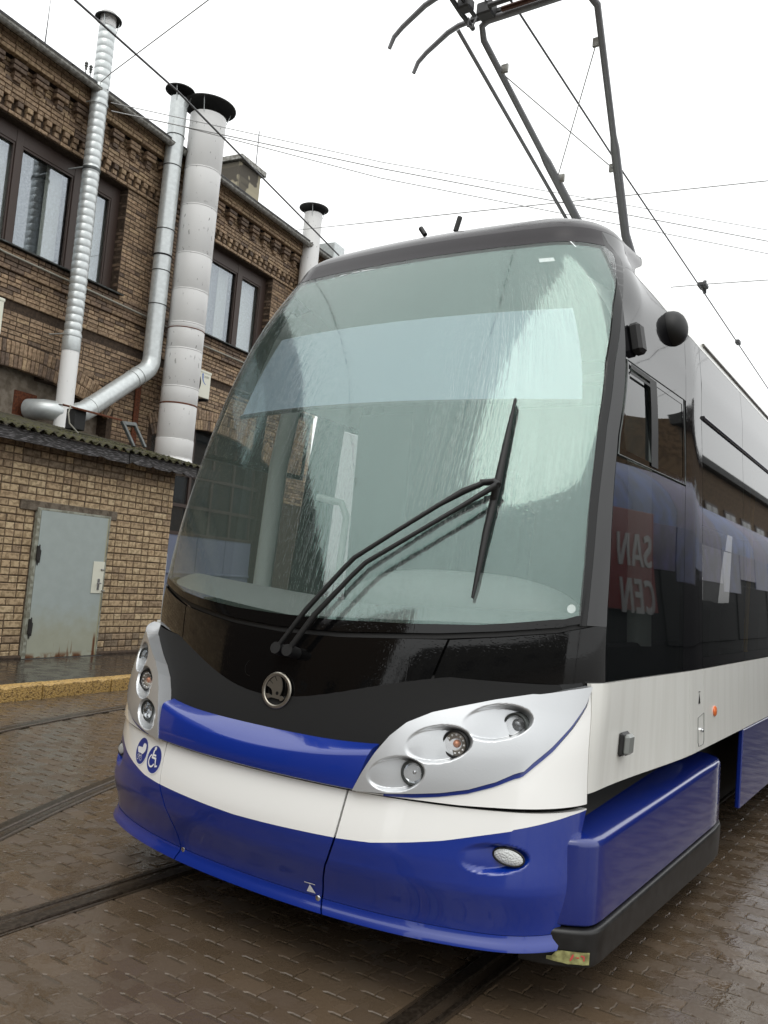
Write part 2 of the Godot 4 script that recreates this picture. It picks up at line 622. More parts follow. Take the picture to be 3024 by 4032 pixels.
# old paint on the steel door: yellowed near the foot, rust runs at the bottom edge
func door_material() -> StandardMaterial3D:
	var w := 256
	var h := 480
	var im := Image.create_empty(w, h, false, Image.FORMAT_RGB8)
	var f := FastNoiseLite.new()
	f.seed = 12
	f.frequency = 0.02
	f.fractal_octaves = 4
	var f2 := FastNoiseLite.new()
	f2.seed = 40
	f2.frequency = 0.035
	for y in h:
		for x in w:
			var v := float(y) / h
			var c := Color(0.66, 0.70, 0.69)
			var n := f.get_noise_2d(x, y) * 0.5 + 0.5
			c = c.lerp(Color(0.66, 0.66, 0.58), smoothstep(0.62, 0.9, v + n * 0.15 - 0.06) * 0.8)
			c = c.darkened(0.06 * n)
			var streak := f2.get_noise_2d(x * 2.0, y * 0.12) * 0.5 + 0.5
			var rust := smoothstep(0.955, 1.0, v) * smoothstep(0.3, 0.6, n) + smoothstep(0.86, 1.0, v) * smoothstep(0.68, 0.8, streak) * 0.9
			rust += smoothstep(0.82, 0.9, v) * smoothstep(0.93, 0.955, float(x) / w) * (1.0 - smoothstep(0.965, 0.98, float(x) / w))
			c = c.lerp(Color(0.36, 0.2, 0.1), clampf(rust, 0, 0.95))
			c = c.lerp(Color(0.62, 0.6, 0.48), smoothstep(0.97, 0.99, float(x) / w) * 0.8)
			im.set_pixel(x, y, c)
	var m := plain(Color(1, 1, 1), 0.4)
	m.albedo_texture = ImageTexture.create_from_image(im)
	m.texture_repeat = false
	return m

# ------------------------------------------------------------------ the scene
func _ready() -> void:
	rng.seed = 20240
	var cam := Camera3D.new()
	cam.name = "camera"
	cam.position = CAM_POS
	cam.rotation = CAM_EULER
	cam.fov = CAM_FOV
	cam.near = 0.05
	cam.far = 600.0
	add_child(cam)
	cam.current = true
	var we := WorldEnvironment.new()
	we.name = "world"
	var env := Environment.new()
	env.background_mode = Environment.BG_SKY
	env.tonemap_mode = Environment.TONE_MAPPER_LINEAR
	env.tonemap_exposure = 1.1
	env.sdfgi_enabled = true
	env.ssao_enabled = true
	env.ssil_enabled = true
	var sky := Sky.new()
	sky.sky_material = overcast()
	env.sky = sky
	env.background_energy_multiplier = 1.75
	we.environment = env
	add_child(we)
	var sun := DirectionalLight3D.new()
	sun.name = "sun"
	sun.light_energy = 0.28
	sun.light_color = Color(1.0, 0.985, 0.95)
	sun.light_angular_distance = 40.0
	sun.shadow_enabled = true
	sun.rotation_degrees = Vector3(-58, 24, 0)
	add_child(sun)

	make_materials()
	build_yard()
	build_main_building()
	build_shed()
	build_surroundings()
	build_tram()
	build_wires()

# an even grey overcast, a little brighter overhead, with soft broken structure
func overcast() -> PanoramaSkyMaterial:
	var w := 512
	var h := 256
	var im := Image.create_empty(w, h, false, Image.FORMAT_RGBF)
	var f := FastNoiseLite.new()
	f.seed = 4
	f.frequency = 1.3
	f.fractal_octaves = 4
	for y in h:
		var el := (0.5 - (y + 0.5) / h) * PI
		for x in w:
			var az := (x + 0.5) / w * TAU
			var d := Vector3(cos(el) * sin(az), sin(el), cos(el) * cos(az))
			var n := f.get_noise_3d(d.x, d.y * 2.0, d.z)
			var lum := 0.62 + 0.38 * maxf(sin(el), 0.0) + 0.05 * n
			if el < 0.0:
				lum = 0.3
			im.set_pixel(x, y, Color(lum * 0.985, lum, lum * 1.0))
	var m := PanoramaSkyMaterial.new()
	m.panorama = ImageTexture.create_from_image(im)
	return m

# ------------------------------------------------------------------ yard
func seen(p: Vector3, margin := 0.0) -> float:
	# distance along the view where the camera sees the point, else -1
	var b := Basis.from_euler(CAM_EULER)
	var q := b.inverse() * (p - CAM_POS)
	if q.z > -0.2:
		return -1.0
	var ty := tan(deg_to_rad(CAM_FOV / 2.0))
	if absf(q.y / q.z) > ty + margin or absf(q.x / q.z) > ty * 0.75 + margin:
		return -1.0
	return -q.z

func side_track(z: float) -> float:
	# outer rail of the neighbouring track, which bends in towards the tram's
	return -4.61 + 0.041 * pow(maxf(z + 5.0, 0.0), 2.0)

func rail_path(which: int) -> Array:
	var pts := []
	if which < 2:
		var x := -0.765 if which == 0 else 0.778
		for k in 28:
			pts.append(Vector3(x, 0, -24.0 + k * 1.25))
		return pts
	for k in 60:
		var z := -24.0 + k * 0.45
		var x := side_track(z)
		var dx := (side_track(z + 0.05) - side_track(z - 0.05)) / 0.1
		var nn := Vector3(1, 0, -dx).normalized()
		var p := Vector3(x, 0, z)
		if which == 3:
			p += nn * 1.545
		pts.append(p)
	return pts

func ribbon(path: Array, half_l: float, half_r: float, y: float, mb: MB) -> void:
	for k in path.size() - 1:
		var a: Vector3 = path[k]
		var b: Vector3 = path[k + 1]
		var d0: Vector3 = (path[k + 1] - path[maxi(k - 1, 0)]).normalized()
		var d1: Vector3 = (path[mini(k + 2, path.size() - 1)] - path[k]).normalized()
		var n0 := Vector3(-d0.z, 0, d0.x)
		var n1 := Vector3(-d1.z, 0, d1.x)
		var up := Vector3.UP * y
		mb.quad(a - n0 * half_l + up, a + n0 * half_r + up, b + n1 * half_r + up, b - n1 * half_l + up, Vector3.UP)

func rail_mesh(path: Array, flip: float) -> ArrayMesh:
	# head with worn crown, flangeway and guard lip: a grooved tram rail set flush in the paving
	var prof := [Vector2(-0.034, -0.02), Vector2(-0.032, 0.006), Vector2(-0.026, 0.011), Vector2(0.024, 0.011), Vector2(0.030, 0.005), Vector2(0.032, -0.035), Vector2(0.070, -0.035), Vector2(0.072, 0.003), Vector2(0.076, 0.007), Vector2(0.094, 0.007), Vector2(0.098, 0.003), Vector2(0.099, -0.02)]
	var mb := MB.new()
	for j in prof.size() - 1:
		var pa: Vector2 = prof[j]
		var pb: Vector2 = prof[j + 1]
		var nf := Vector2(-(pb.y - pa.y), pb.x - pa.x).normalized()
		for k in path.size() - 1:
			var d0: Vector3 = (path[k + 1] - path[maxi(k - 1, 0)]).normalized()
			var d1: Vector3 = (path[mini(k + 2, path.size() - 1)] - path[k]).normalized()
			var n0 := Vector3(-d0.z, 0, d0.x) * flip
			var n1 := Vector3(-d1.z, 0, d1.x) * flip
			var a: Vector3 = path[k]
			var b: Vector3 = path[k + 1]
			mb.quad(a + n0 * pa.x + Vector3.UP * pa.y, b + n1 * pa.x + Vector3.UP * pa.y, b + n1 * pb.x + Vector3.UP * pb.y, a + n0 * pb.x + Vector3.UP * pb.y, n0 * nf.x + Vector3.UP * nf.y)
	return mb.done()

func paver_mesh(variant: int) -> ArrayMesh:
	# zigzag concrete paver, 198 x 98 mm, edges rounded over
	var r := RandomNumberGenerator.new()
	r.seed = 500 + variant
	var outline := []
	var xs := [-0.098, -0.060, -0.040, 0.0, 0.040, 0.060, 0.098]
	var f := [0.005, 0.005, -0.005, -0.005, 0.005, 0.005, -0.001]
	f = [-0.006, -0.006, 0.006, 0.006, 0.006, -0.006, -0.006]
	for k in xs.size():
		outline.append(Vector2(xs[k], -0.0485 + f[k]))
	outline.append(Vector2(0.1005, -0.012))
	outline.append(Vector2(0.0945, 0.012))
	for k in range(xs.size() - 1, -1, -1):
		outline.append(Vector2(xs[k], 0.0485 + f[k]))
	outline.append(Vector2(-0.1025, 0.012))
	outline.append(Vector2(-0.0965, -0.012))
	var mb := MB.new()
	var tilt := Vector2(r.randf_range(-0.006, 0.006), r.randf_range(-0.008, 0.008))
	var top := []
	var rim := []
	for p in outline:
		var h: float = p.x * tilt.x + p.y * tilt.y
		var q: Vector2 = p * Vector2(1.0 - 0.004 / 0.1, 1.0 - 0.004 / 0.05)
		top.append(Vector3(q.x, h, q.y))
		rim.append(Vector3(p.x, h - 0.003, p.y))
	for k in outline.size():
		var l := (k + 1) % outline.size()
		mb.tri(Vector3.ZERO, top[k], top[l], Vector3.UP)
		mb.quad(top[k], top[l], rim[l], rim[k], Vector3.UP + Vector3(outline[k].x, 0, outline[k].y) * 8.0)
		mb.quad(rim[k], rim[l], rim[l] + Vector3.DOWN * 0.02, rim[k] + Vector3.DOWN * 0.02, Vector3(outline[k].x, 0, outline[k].y))
	return mb.done()

func build_yard() -> void:
	var gm := PlaneMesh.new()
	gm.size = Vector2(700, 700)
	var g := structure("ground", gm, M["asphalt"], "wet ground of the depot yard reaching away behind the buildings")
	g.position = Vector3(0, -0.035, 0)
	# mortar bed under the paving, with the pavers laid on it
	var mb := MB.new()
	mb.quad(Vector3(-5.3, 0, 9), Vector3(9, 0, 9), Vector3(9, 0, -26), Vector3(-6.6, 0, -26), Vector3.UP)
	var bed := structure("pavement", mb.done(), M["mortar_bed"], "wet brown paving of zigzag concrete blocks laid between the tram tracks")
	bed.position.y = -0.004
	var meshes := []
	for k in 6:
		meshes.append(paver_mesh(k))
	var rails := []
	for k in 4:
		rails.append(rail_path(k))
	var list := []
	for row in range(-150, 45):
		var z := row * 0.1
		var near: Array = []
		for k in 4:
			var best := 1e9
			for q in rails[k].size() - 1:
				var a: Vector3 = rails[k][q]
				var b: Vector3 = rails[k][q + 1]
				if a.z <= z and z < b.z:
					best = lerpf(a.x, b.x, (z - a.z) / (b.z - a.z))
			near.append(best)
		for col in range(-29, 32):
			var x := col * 0.2 + (0.1 if posmod(row, 2) == 1 else 0.0)
			if x < -5.12 - 0.1 * maxf(-z - 2.0, 0.0) * 0.9:
				continue
			var ok := true
			for k in 4:
				if absf(x - near[k] - (0.03 if k % 2 == 0 else -0.03)) < 0.03:
					ok = false
			if not ok:
				continue
			var p := Vector3(x, 0, z)
			var d := seen(p, 0.12)
			if d < 0.0 and (p - Vector3(0.6, 0, 0.8)).length() > 4.0:
				continue
			var far := p.distance_to(CAM_POS)
			# the tram stands over what its floor hides
			if absf(x) < 0.95 and z < -1.6:
				continue
			list.append([far if d > 0.0 else far + 50.0, p, rng.randi() % 6, rng.randi() % 5])
	list.sort_custom(func(a, b): return a[0] < b[0])
	var many := []
	var cols := []
	for k in list.size():
		var e: Array = list[k]
		var b := Basis.from_euler(Vector3(0, rng.randf_range(-0.012, 0.012), 0))
		var p: Vector3 = e[1] + Vector3(rng.randf_range(-0.001, 0.001), rng.randf_range(-0.001, 0.0005), rng.randf_range(-0.001, 0.001))
		if k < 300:
			put("paver", meshes[e[2]], M["paver%d" % e[3]], bed, Transform3D(b, p + Vector3(0, 0.004, 0)))
		else:
			many.append([e[2], Transform3D(b, p + Vector3(0, 0.004, 0))])
			cols.append((M["paver%d" % e[3]] as StandardMaterial3D).albedo_color.srgb_to_linear())
	for vrt in 1:
		var mm := MultiMesh.new()
		mm.transform_format = MultiMesh.TRANSFORM_3D
		mm.use_colors = true
		mm.mesh = meshes[vrt]
		mm.instance_count = many.size()
		for k in many.size():
			var tr: Transform3D = many[k][1]
			tr.basis = Basis.from_euler(Vector3(rng.randf_range(-0.007, 0.007), 0, rng.randf_range(-0.005, 0.005))) * tr.basis
			mm.set_instance_transform(k, tr)
			mm.set_instance_color(k, cols[k])
		var o := MultiMeshInstance3D.new()
		o.name = "pavers"
		o.multimesh = mm
		o.material_override = M["paver_many"]
		o.set_meta("kind", "stuff")
		bed.add_child(o, true)
	# rails
	var names := ["straight grooved steel rails running in under the white and blue tram", "curving grooved steel rails between the yellow kerb and the tram"]
	for k in 2:
		var t := thing("tram_track", names[k], "track")
		for j in 2:
			var path: Array = rails[k * 2 + j]
			put("rail", rail_mesh(path, 1.0 if j == 0 else -1.0), M["rail"], t)
			var s := MB.new()
			ribbon(path, 0.05 if j == 0 else 0.112, 0.112 if j == 0 else 0.05, 0.0025, s)
			put("bitumen_joint", s.done(), M["bitumen"], t)
	# raised walk behind the yellow kerb
	var f := frame(4.768, -5.0)
	var walk := MB.new()
	var a := f * Vector3(-3, 0.128, -0.13)
	var b := f * Vector3(26, 0.128, -0.13)
	var c := f * Vector3(26, 0.13, -5.6)
	var d := f * Vector3(-3, 0.13, -5.6)
	for k in 29:
		for j in 6:
			var q := func(i: int, jj: int) -> Vector3:
				return f * Vector3(-3 + i, 0.126 + 0.0015 * sin(i * 2.1 + jj * 1.3), -0.13 - jj * 0.92)
			walk.quad(q.call(k, j), q.call(k + 1, j), q.call(k + 1, j + 1), q.call(k, j + 1), Vector3.UP)
	structure("walkway", walk.done(), M["walk"], "wet asphalt walkway between the yellow kerb and the brick shed")
	var kerb := Node3D.new()
	kerb.name = numbered("kerb")
	add_child(kerb)
	kerb.transform = f
	kerb.set_meta("kind", "structure")
	kerb.set_meta("label", "row of worn yellow painted kerb stones along the walkway")
	var s := -3.0
	while s < 24.0:
		var l := rng.randf_range(0.85, 1.05)
		put("kerb_stone", chipped_block(Vector3(l - 0.012, 0.30, 0.15), 0.018), M["kerb_yellow"], kerb, Transform3D(Basis.from_euler(Vector3(rng.randf_range(-0.02, 0.02), rng.randf_range(-0.008, 0.008), rng.randf_range(-0.006, 0.006))), Vector3(s + l / 2, 0.142 - 0.15, -0.075)))
		s += l

# a stone block with broken, uneven edges
func chipped_block(s: Vector3, e: float) -> ArrayMesh:
	var mb := MB.new()
	var nx := 14
	var prof := [Vector2(0.5, -0.5), Vector2(0.5, 0.5), Vector2(-0.5, 0.5), Vector2(-0.5, -0.5)]
	var g := []
	for i in nx + 1:
		var x := (float(i) / nx - 0.5) * s.x
		var endw := 0.75 if i == 0 or i == nx else 1.0
		var ch := e * (0.6 + 0.8 * rng.randf()) * (2.2 if rng.randf() < 0.12 else 1.0)
		var row := PackedVector3Array()
		row.append(Vector3(x, -s.y * 0.5, s.z * 0.5))
		row.append(Vector3(x, s.y * 0.5 * 0.2, s.z * 0.5 + rng.randf_range(-0.003, 0.003)))
		row.append(Vector3(x, s.y * 0.5 - ch - (1.0 - endw) * 0.03, s.z * 0.5 + rng.randf_range(-0.003, 0.002)))
		row.append(Vector3(x, s.y * 0.5 - ch * 0.25 - (1.0 - endw) * 0.02, s.z * 0.5 - ch * 0.35))
		row.append(Vector3(x, s.y * 0.5 + rng.randf_range(-0.003, 0.002) - (1.0 - endw) * 0.03, s.z * 0.5 - ch * 1.3))
		row.append(Vector3(x, s.y * 0.5 + rng.randf_range(-0.002, 0.002), -s.z * 0.5 + 0.01))
		row.append(Vector3(x, s.y * 0.5 - 0.01, -s.z * 0.5))
		g.append(row)
	mb.grid(g, func(p: Vector3) -> Vector3: return Vector3(0, p.y + 0.02, p.z * 1.5))
	for e2 in [0, nx]:
		var row: PackedVector3Array = g[e2]
		for k in row.size() - 2:
			mb.tri(row[0], row[k + 1], row[k + 2], Vector3(-1 if e2 == 0 else 1, 0, 0))
	return mb.done()

# frame of a wall: x runs away along it, y up, z out of it towards the yard
func frame(deg: float, d: float) -> Transform3D:
	var th := deg_to_rad(deg)
	var l := Vector3(-sin(th), 0, -cos(th))
	var n := Vector3(cos(th), 0, -sin(th))
	return Transform3D(Basis(l, Vector3.UP, n), n * d)

# ------------------------------------------------------------------ brickwork
func brick_mesh(variant: int, len: float, hgt: float, dep: float) -> ArrayMesh:
	# front face a little uneven, arrises worn
	var r := RandomNumberGenerator.new()
	r.seed = 900 + variant
	var mb := MB.new()
	var c := 0.006
	var hx := len / 2
	var hy := hgt / 2
	var fr := []
	var bk := []
	for q in [Vector2(-1, -1), Vector2(1, -1), Vector2(1, 1), Vector2(-1, 1)]:
		var jx := r.randf_range(0.0, 0.004)
		var jy := r.randf_range(0.0, 0.003)
		fr.append(Vector3(q.x * (hx - c - jx), q.y * (hy - c - jy), r.randf_range(-0.002, 0.002)))
		bk.append(Vector3(q.x * (hx - jx * 0.5), q.y * (hy - jy * 0.5), -c))
	mb.quad(fr[0], fr[1], fr[2], fr[3], Vector3.BACK)
	for k in 4:
		var l := (k + 1) % 4
		var o: Vector3 = (fr[k] + fr[l]) * Vector3(1, 1, 0)
		mb.quad(fr[k], fr[l], bk[l], bk[k], o.normalized() + Vector3.BACK)
		mb.quad(bk[k], bk[l], bk[l] + Vector3(0, 0, -dep), bk[k] + Vector3(0, 0, -dep), o)
	return mb.done()

# lays courses of bricks over s0..s1, y0..y1 leaving the openings free; returns [where, length, height, out]
func lay(s0: float, s1: float, y0: float, y1: float, course: float, joint: float, out: float, pick: Callable, openings: Array) -> Array:
	var res := []
	var rows := int(round((y1 - y0) / course))
	for r in rows:
		var y := y0 + (r + 0.5) * course
		var free := [[s0, s1]]
		for o in openings:
			var cut = o.call(y)
			if cut == null:
				continue
			var next := []
			for iv in free:
				if cut[1] <= iv[0] or cut[0] >= iv[1]:
					next.append(iv)
					continue
				if cut[0] > iv[0]:
					next.append([iv[0], cut[0]])
				if cut[1] < iv[1]:
					next.append([cut[1], iv[1]])
			free = next
		for iv in free:
			var s: float = iv[0]
			var first := true
			while s < iv[1] - 0.03:
				var l: float = pick.call(r, first)
				first = false
				if s + l > iv[1] - 0.05:
					l = iv[1] - s
				res.append([Vector3(s + l / 2, y, out), l - joint, course - joint, r])
				s += l
	return res

func place_bricks(parent: Node3D, bricks: Array, unit: Vector2, dep: float, key: String, dark: Callable, singles: int) -> void:
	var meshes := []
	for k in 5:
		meshes.append(brick_mesh(k, unit.x, unit.y, dep))
	var order := []
	for k in bricks.size():
		var b: Array = bricks[k]
		var w := parent.transform * (b[0] as Vector3)
		var d := seen(w)
		var vis := d > 0.0 and b.size() < 5
		order.append([(b[1] * b[2]) / (d * d) if vis else -1.0, k])
	order.sort_custom(func(x, y): return x[0] > y[0])
	var many := []
	var cols := []
	for q in order.size():
		var b: Array = bricks[order[q][1]]
		var p: Vector3 = b[0] + Vector3(rng.randf_range(-0.002, 0.002), rng.randf_range(-0.002, 0.002), rng.randf_range(-0.004, 0.003))
		var turn := Basis.from_euler(Vector3(rng.randf_range(-0.012, 0.012), rng.randf_range(-0.012, 0.012), rng.randf_range(-0.008, 0.008)))
		if b.size() > 5:
			turn = (b[5] as Basis) * turn
		var tr := Transform3D(turn * Basis.from_scale(Vector3(b[1] / unit.x, b[2] / unit.y, 1)), p)
		var tint: int = dark.call(b)
		if q < singles and order[q][0] > 0.0:
			put("brick", meshes[rng.randi() % 5], M["brick_%s%d" % [key, tint]], parent, tr)
		else:
			many.append(tr)
			var c: Color = brick_tints[key][tint]
			var l := c.srgb_to_linear()
			var j := rng.randf_range(0.85, 1.12)
			cols.append(Color(l.r * j, l.g * j, l.b * j))
	if many.size():
		var mm := MultiMesh.new()
		mm.transform_format = MultiMesh.TRANSFORM_3D
		mm.use_colors = true
		mm.mesh = meshes[0]
		mm.instance_count = many.size()
		for k in many.size():
			mm.set_instance_transform(k, many[k])
			mm.set_instance_color(k, cols[k])
		var o := MultiMeshInstance3D.new()
		o.name = "bricks"
		o.multimesh = mm
		o.material_override = M["brick_many"]
		o.set_meta("kind", "stuff")
		parent.add_child(o, true)

func rect_hole(a: float, b: float, y0: float, y1: float) -> Callable:
	return func(y: float):
		return [a, b] if y > y0 and y < y1 else null

# segmental arch head over an opening that goes down out of sight
func arch_hole(c: float, top: float, rad: float, half: float) -> Callable:
	return func(y: float):
		if y >= top:
			return null
		var dy := y - (top - rad)
		var w := half
		if dy > 0.0:
			w = minf(half, sqrt(maxf(rad * rad - dy * dy, 0.0)))
		return [c - w, c + w]

# ------------------------------------------------------------------ brick workshop
func build_main_building() -> void:
	var f := frame(7.2, -9.6)
	var b := thing("workshop_building", "long two-storey brown brick workshop with dentil cornice and brown framed windows", "building", f)
	var S0 := -14.0
	var S1 := 15.2
	var win := [[0.2, 3.15], [5.02, 8.1], [9.78, 12.86]]
	var arches := [[1.0, 4.31], [6.2, 4.31], [11.4, 4.24]]
	var R_IN := 5.2
	var holes := []
	for w in win:
		holes.append(rect_hole(w[0], w[1], 6.2, 8.2))
	var arch_holes := []
	for a in arches:
		arch_holes.append(arch_hole(a[0], a[1] + 0.43, R_IN + 0.43, 2.12))
	# solid wall behind the face bricks, in pieces round the openings
	var core := MB.new()
	var slab := func(a: float, c: float, y0: float, y1: float, n: float) -> void:
		core.box(Vector3((a + c) / 2, (y0 + y1) / 2, n - 0.2), Vector3(c - a, y1 - y0, 0.4))
	slab.call(S0, S1, 8.2, 9.42, -0.008)
	slab.call(S0, S1, 4.75, 6.2, -0.008)
	var edges := [S0]
	for w in win:
		edges.append(w[0])
		edges.append(w[1])
	edges.append(S1)
	for k in range(0, edges.size(), 2):
		slab.call(edges[k], edges[k + 1], 6.2, 8.2, -0.008)
	# spandrels beside the arches, cut in strips
	for k in 46:
		var y0 := k * 0.104
		var y1 := y0 + 0.104
		if y1 > 4.75:
			y1 = 4.75
		var cuts := [S0]
		for a in arches:
			var c = arch_hole(a[0], a[1], R_IN, 2.0).call(maxf(y0 + 0.02, 0.0))
			if c != null:
				cuts.append(c[0])
				cuts.append(c[1])
		cuts.append(S1)
		for q in range(0, cuts.size(), 2):
			slab.call(cuts[q], cuts[q + 1], y0, y1, -0.008)
	# inner rooms so that the windows look into something
	core.box(Vector3((S0 + S1) / 2, 4.7, -5.6), Vector3(S1 - S0, 9.4, 0.3))
	core.box(Vector3((S0 + S1) / 2, 5.4, -3.0), Vector3(S1 - S0, 0.25, 5.2))
	core.box(Vector3((S0 + S1) / 2, 8.9, -3.0), Vector3(S1 - S0, 0.25, 5.2))
	core.box(Vector3(S1 - 0.2, 4.7, -3.0), Vector3(0.4, 9.4, 5.2))
	core.box(Vector3(S0 + 0.2, 4.7, -3.0), Vector3(0.4, 9.4, 5.2))
	put("wall", core.done(), M["mortar_dark"], b)

	# face bricks: courses of 75 mm in a rough cross bond
	var pick := func(r: int, first: bool) -> float:
		if first and r % 2 == 1:
			return 0.13
		return 0.257 if rng.randf() < (0.82 if r % 2 == 0 else 0.45) else 0.130
	var bricks := []
	bricks.append_array(lay(3.6, S1, 3.05, 4.6, 0.075, 0.012, 0.0, pick, arch_holes))
	bricks.append_array(lay(3.6, S1, 4.6, 5.2, 0.075, 0.012, 0.0, pick, arch_holes))
	bricks.append_array(lay(3.6, S1, 5.2, 5.35, 0.15, 0.012, -0.03, func(_r, _f): return 0.125, []).filter(func(e): return int(floor(e[0].x / 0.125)) % 2 == 0))
	bricks.append_array(lay(3.6, S1, 5.35, 5.43, 0.08, 0.012, 0.035, pick, []))
	bricks.append_array(lay(3.6, S1, 5.43, 5.80, 0.074, 0.012, 0.015, pick, []))
	bricks.append_array(lay(3.6, S1, 5.80, 5.88, 0.08, 0.012, 0.06, pick, []))
	bricks.append_array(lay(3.6, S1, 5.88, 6.18, 0.075, 0.012, 0.045, pick, []))
	bricks.append_array(lay(3.6, S1, 6.18, 8.205, 0.075, 0.012, 0.0, pick, holes))
	# window head course: bricks along the lintel
	bricks.append_array(lay(3.6, S1, 8.205, 8.28, 0.075, 0.016, 0.035, func(_r, _f): return 0.26, []))
	bricks.append_array(lay(3.6, S1, 8.28, 8.46, 0.09, 0.012, -0.03, pick, []))
	# small dentils
	var s := 3.7
	while s < S1:
		bricks.append([Vector3(s, 8.325, 0.045), 0.095, 0.085, 0])
		bricks.append([Vector3(s, 8.415, 0.075), 0.105, 0.085, 0])
		s += 0.19
	bricks.append_array(lay(3.6, S1, 8.46, 8.76, 0.075, 0.012, 0.075, pick, []))
	bricks.append_array(lay(3.6, S1, 8.76, 9.05, 0.0725, 0.012, 0.03, pick, []))
	# big brackets: a small foot under a wide pair
	s = 3.75
	while s < S1:
		bricks.append([Vector3(s, 8.75, 0.115), 0.125, 0.07, 0])
		bricks.append([Vector3(s, 8.825, 0.125), 0.125, 0.07, 0])
		bricks.append([Vector3(s, 8.90, 0.165), 0.255, 0.066, 0])
		bricks.append([Vector3(s, 8.975, 0.175), 0.255, 0.066, 0])
		s += 0.425
	bricks.append_array(lay(3.6, S1, 9.05, 9.35, 0.075, 0.010, 0.215, pick, []))
	# arch rings: bricks set on edge round the curve
	for a in arches:
		var cc: float = a[1] - R_IN
		for ring in 2:
			var rad: float = R_IN + 0.11 + ring * 0.215
			var step := 0.083 / rad
			var n := int(0.395 / step)
			for k in range(-n, n + 1):
				var ang := k * step
				if a[0] + sin(ang) * rad < 3.6:
					continue
				bricks.append([Vector3(a[0] + sin(ang) * rad, cc + cos(ang) * rad, 0.012), 0.072, 0.205, 0, 1, Basis(Vector3.BACK, -ang)])
	# reveals of the windows: bricks in the depth of the wall
	for w in win:
		for r in 26:
			var y := 6.24 + r * 0.075
			for side in 2:
				var turn := Basis(Vector3.UP, PI / 2 if side == 0 else -PI / 2)
				bricks.append([Vector3(w[side] + (0.0 if side == 0 else 0.0), y, -0.07 - (0.06 if r % 2 else 0.0)), 0.12 if r % 2 == 0 else 0.24, 0.063, 0, 1, turn])
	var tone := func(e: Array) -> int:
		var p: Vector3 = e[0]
		# darker tints on brackets, recessed bricks and the sill band
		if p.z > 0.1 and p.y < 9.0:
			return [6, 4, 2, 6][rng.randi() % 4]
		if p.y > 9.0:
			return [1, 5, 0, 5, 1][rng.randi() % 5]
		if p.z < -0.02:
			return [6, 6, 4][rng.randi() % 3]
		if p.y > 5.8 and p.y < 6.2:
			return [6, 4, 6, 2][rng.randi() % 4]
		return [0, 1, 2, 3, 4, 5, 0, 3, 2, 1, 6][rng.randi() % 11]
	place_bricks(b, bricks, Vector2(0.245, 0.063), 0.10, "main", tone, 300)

	# dark soffit, gutter and roof
	put("soffit", box_mesh(Vector3(S1 - S0, 0.05, 0.56), 0.005), M["roof_dark"], b, Transform3D(Basis(), Vector3((S0 + S1) / 2, 9.385, 0.13)))
	var gp := MB.new()
	var prof := []
	for k in 9:
		var a := PI + PI * k / 8.0
		prof.append(Vector2(cos(a) * 0.07 + 0.40, sin(a) * 0.075 + 9.31))
	prof.push_front(Vector2(0.33, 9.33))
	prof.append(Vector2(0.478, 9.318))
	for k in prof.size() - 1:
		var p: Vector2 = prof[k]
		var q: Vector2 = prof[k + 1]
		var mid := (p + q) / 2 - Vector2(0.40, 9.33)
		gp.quad(Vector3(S0, p.y, p.x), Vector3(S1 + 0.2, p.y, p.x), Vector3(S1 + 0.2, q.y, q.x), Vector3(S0, q.y, q.x), Vector3(0, mid.y, mid.x))
	var gut := put("gutter", gp.done(), M["gutter"], b)
	s = 3.9
	while s < S1:
		put("gutter_bracket", box_mesh(Vector3(0.025, 0.02, 0.19), 0.003), M["roof_dark"], gut, Transform3D(Basis(), Vector3(s, 9.335, 0.40)))
		s += 0.75
	var rf := MB.new()
	rf.quad(Vector3(S0, 9.36, 0.36), Vector3(S1 + 0.25, 9.36, 0.36), Vector3(S1 + 0.25, 11.2, -5.8), Vector3(S0, 11.2, -5.8), Vector3.UP)
	rf.quad(Vector3(S0, 9.34, 0.36), Vector3(S1 + 0.25, 9.34, 0.36), Vector3(S1 + 0.25, 11.16, -5.8), Vector3(S0, 11.16, -5.8), Vector3.DOWN)
	rf.quad(Vector3(S0, 9.34, 0.36), Vector3(S1 + 0.25, 9.34, 0.36), Vector3(S1 + 0.25, 9.36, 0.36), Vector3(S0, 9.36, 0.36), Vector3.BACK)
	var roof := put("roof", rf.done(), M["roof_dark"], b)
	s = 3.7
	while s < S1:
		put("roof_seam", box_mesh(Vector3(0.03, 0.035, 6.2), 0.006), M["roof_dark"], roof, Transform3D(Basis(Vector3.RIGHT, 0.2905), Vector3(s, 10.29, -2.7)))
		s += 0.62
	# chimney with patches of plaster left on it
	var ch := put("chimney", chimney_mesh(), chimney_material(), roof, Transform3D(Basis(), Vector3(12.555, 0, -1.5)))
	ch.name = "chimney"
	put("chimney_cap", box_mesh(Vector3(1.0, 0.13, 1.75), 0.012), M["gutter"], roof, Transform3D(Basis(), Vector3(12.555, 10.90, -1.5)))
	put("lightning_rod", tube_mesh([Vector3(0, 0, 0), Vector3(0, 0.95, 0)], 0.012, 6), M["wire"], roof, Transform3D(Basis(), Vector3(12.72, 10.9, -0.72)))
	put("lightning_rod", tube_mesh([Vector3(0, 0, 0), Vector3(0.01, 0.88, 0)], [0.012, 0.004], 6), M["wire"], roof, Transform3D(Basis(), Vector3(5.72, 9.36, 0.3)))
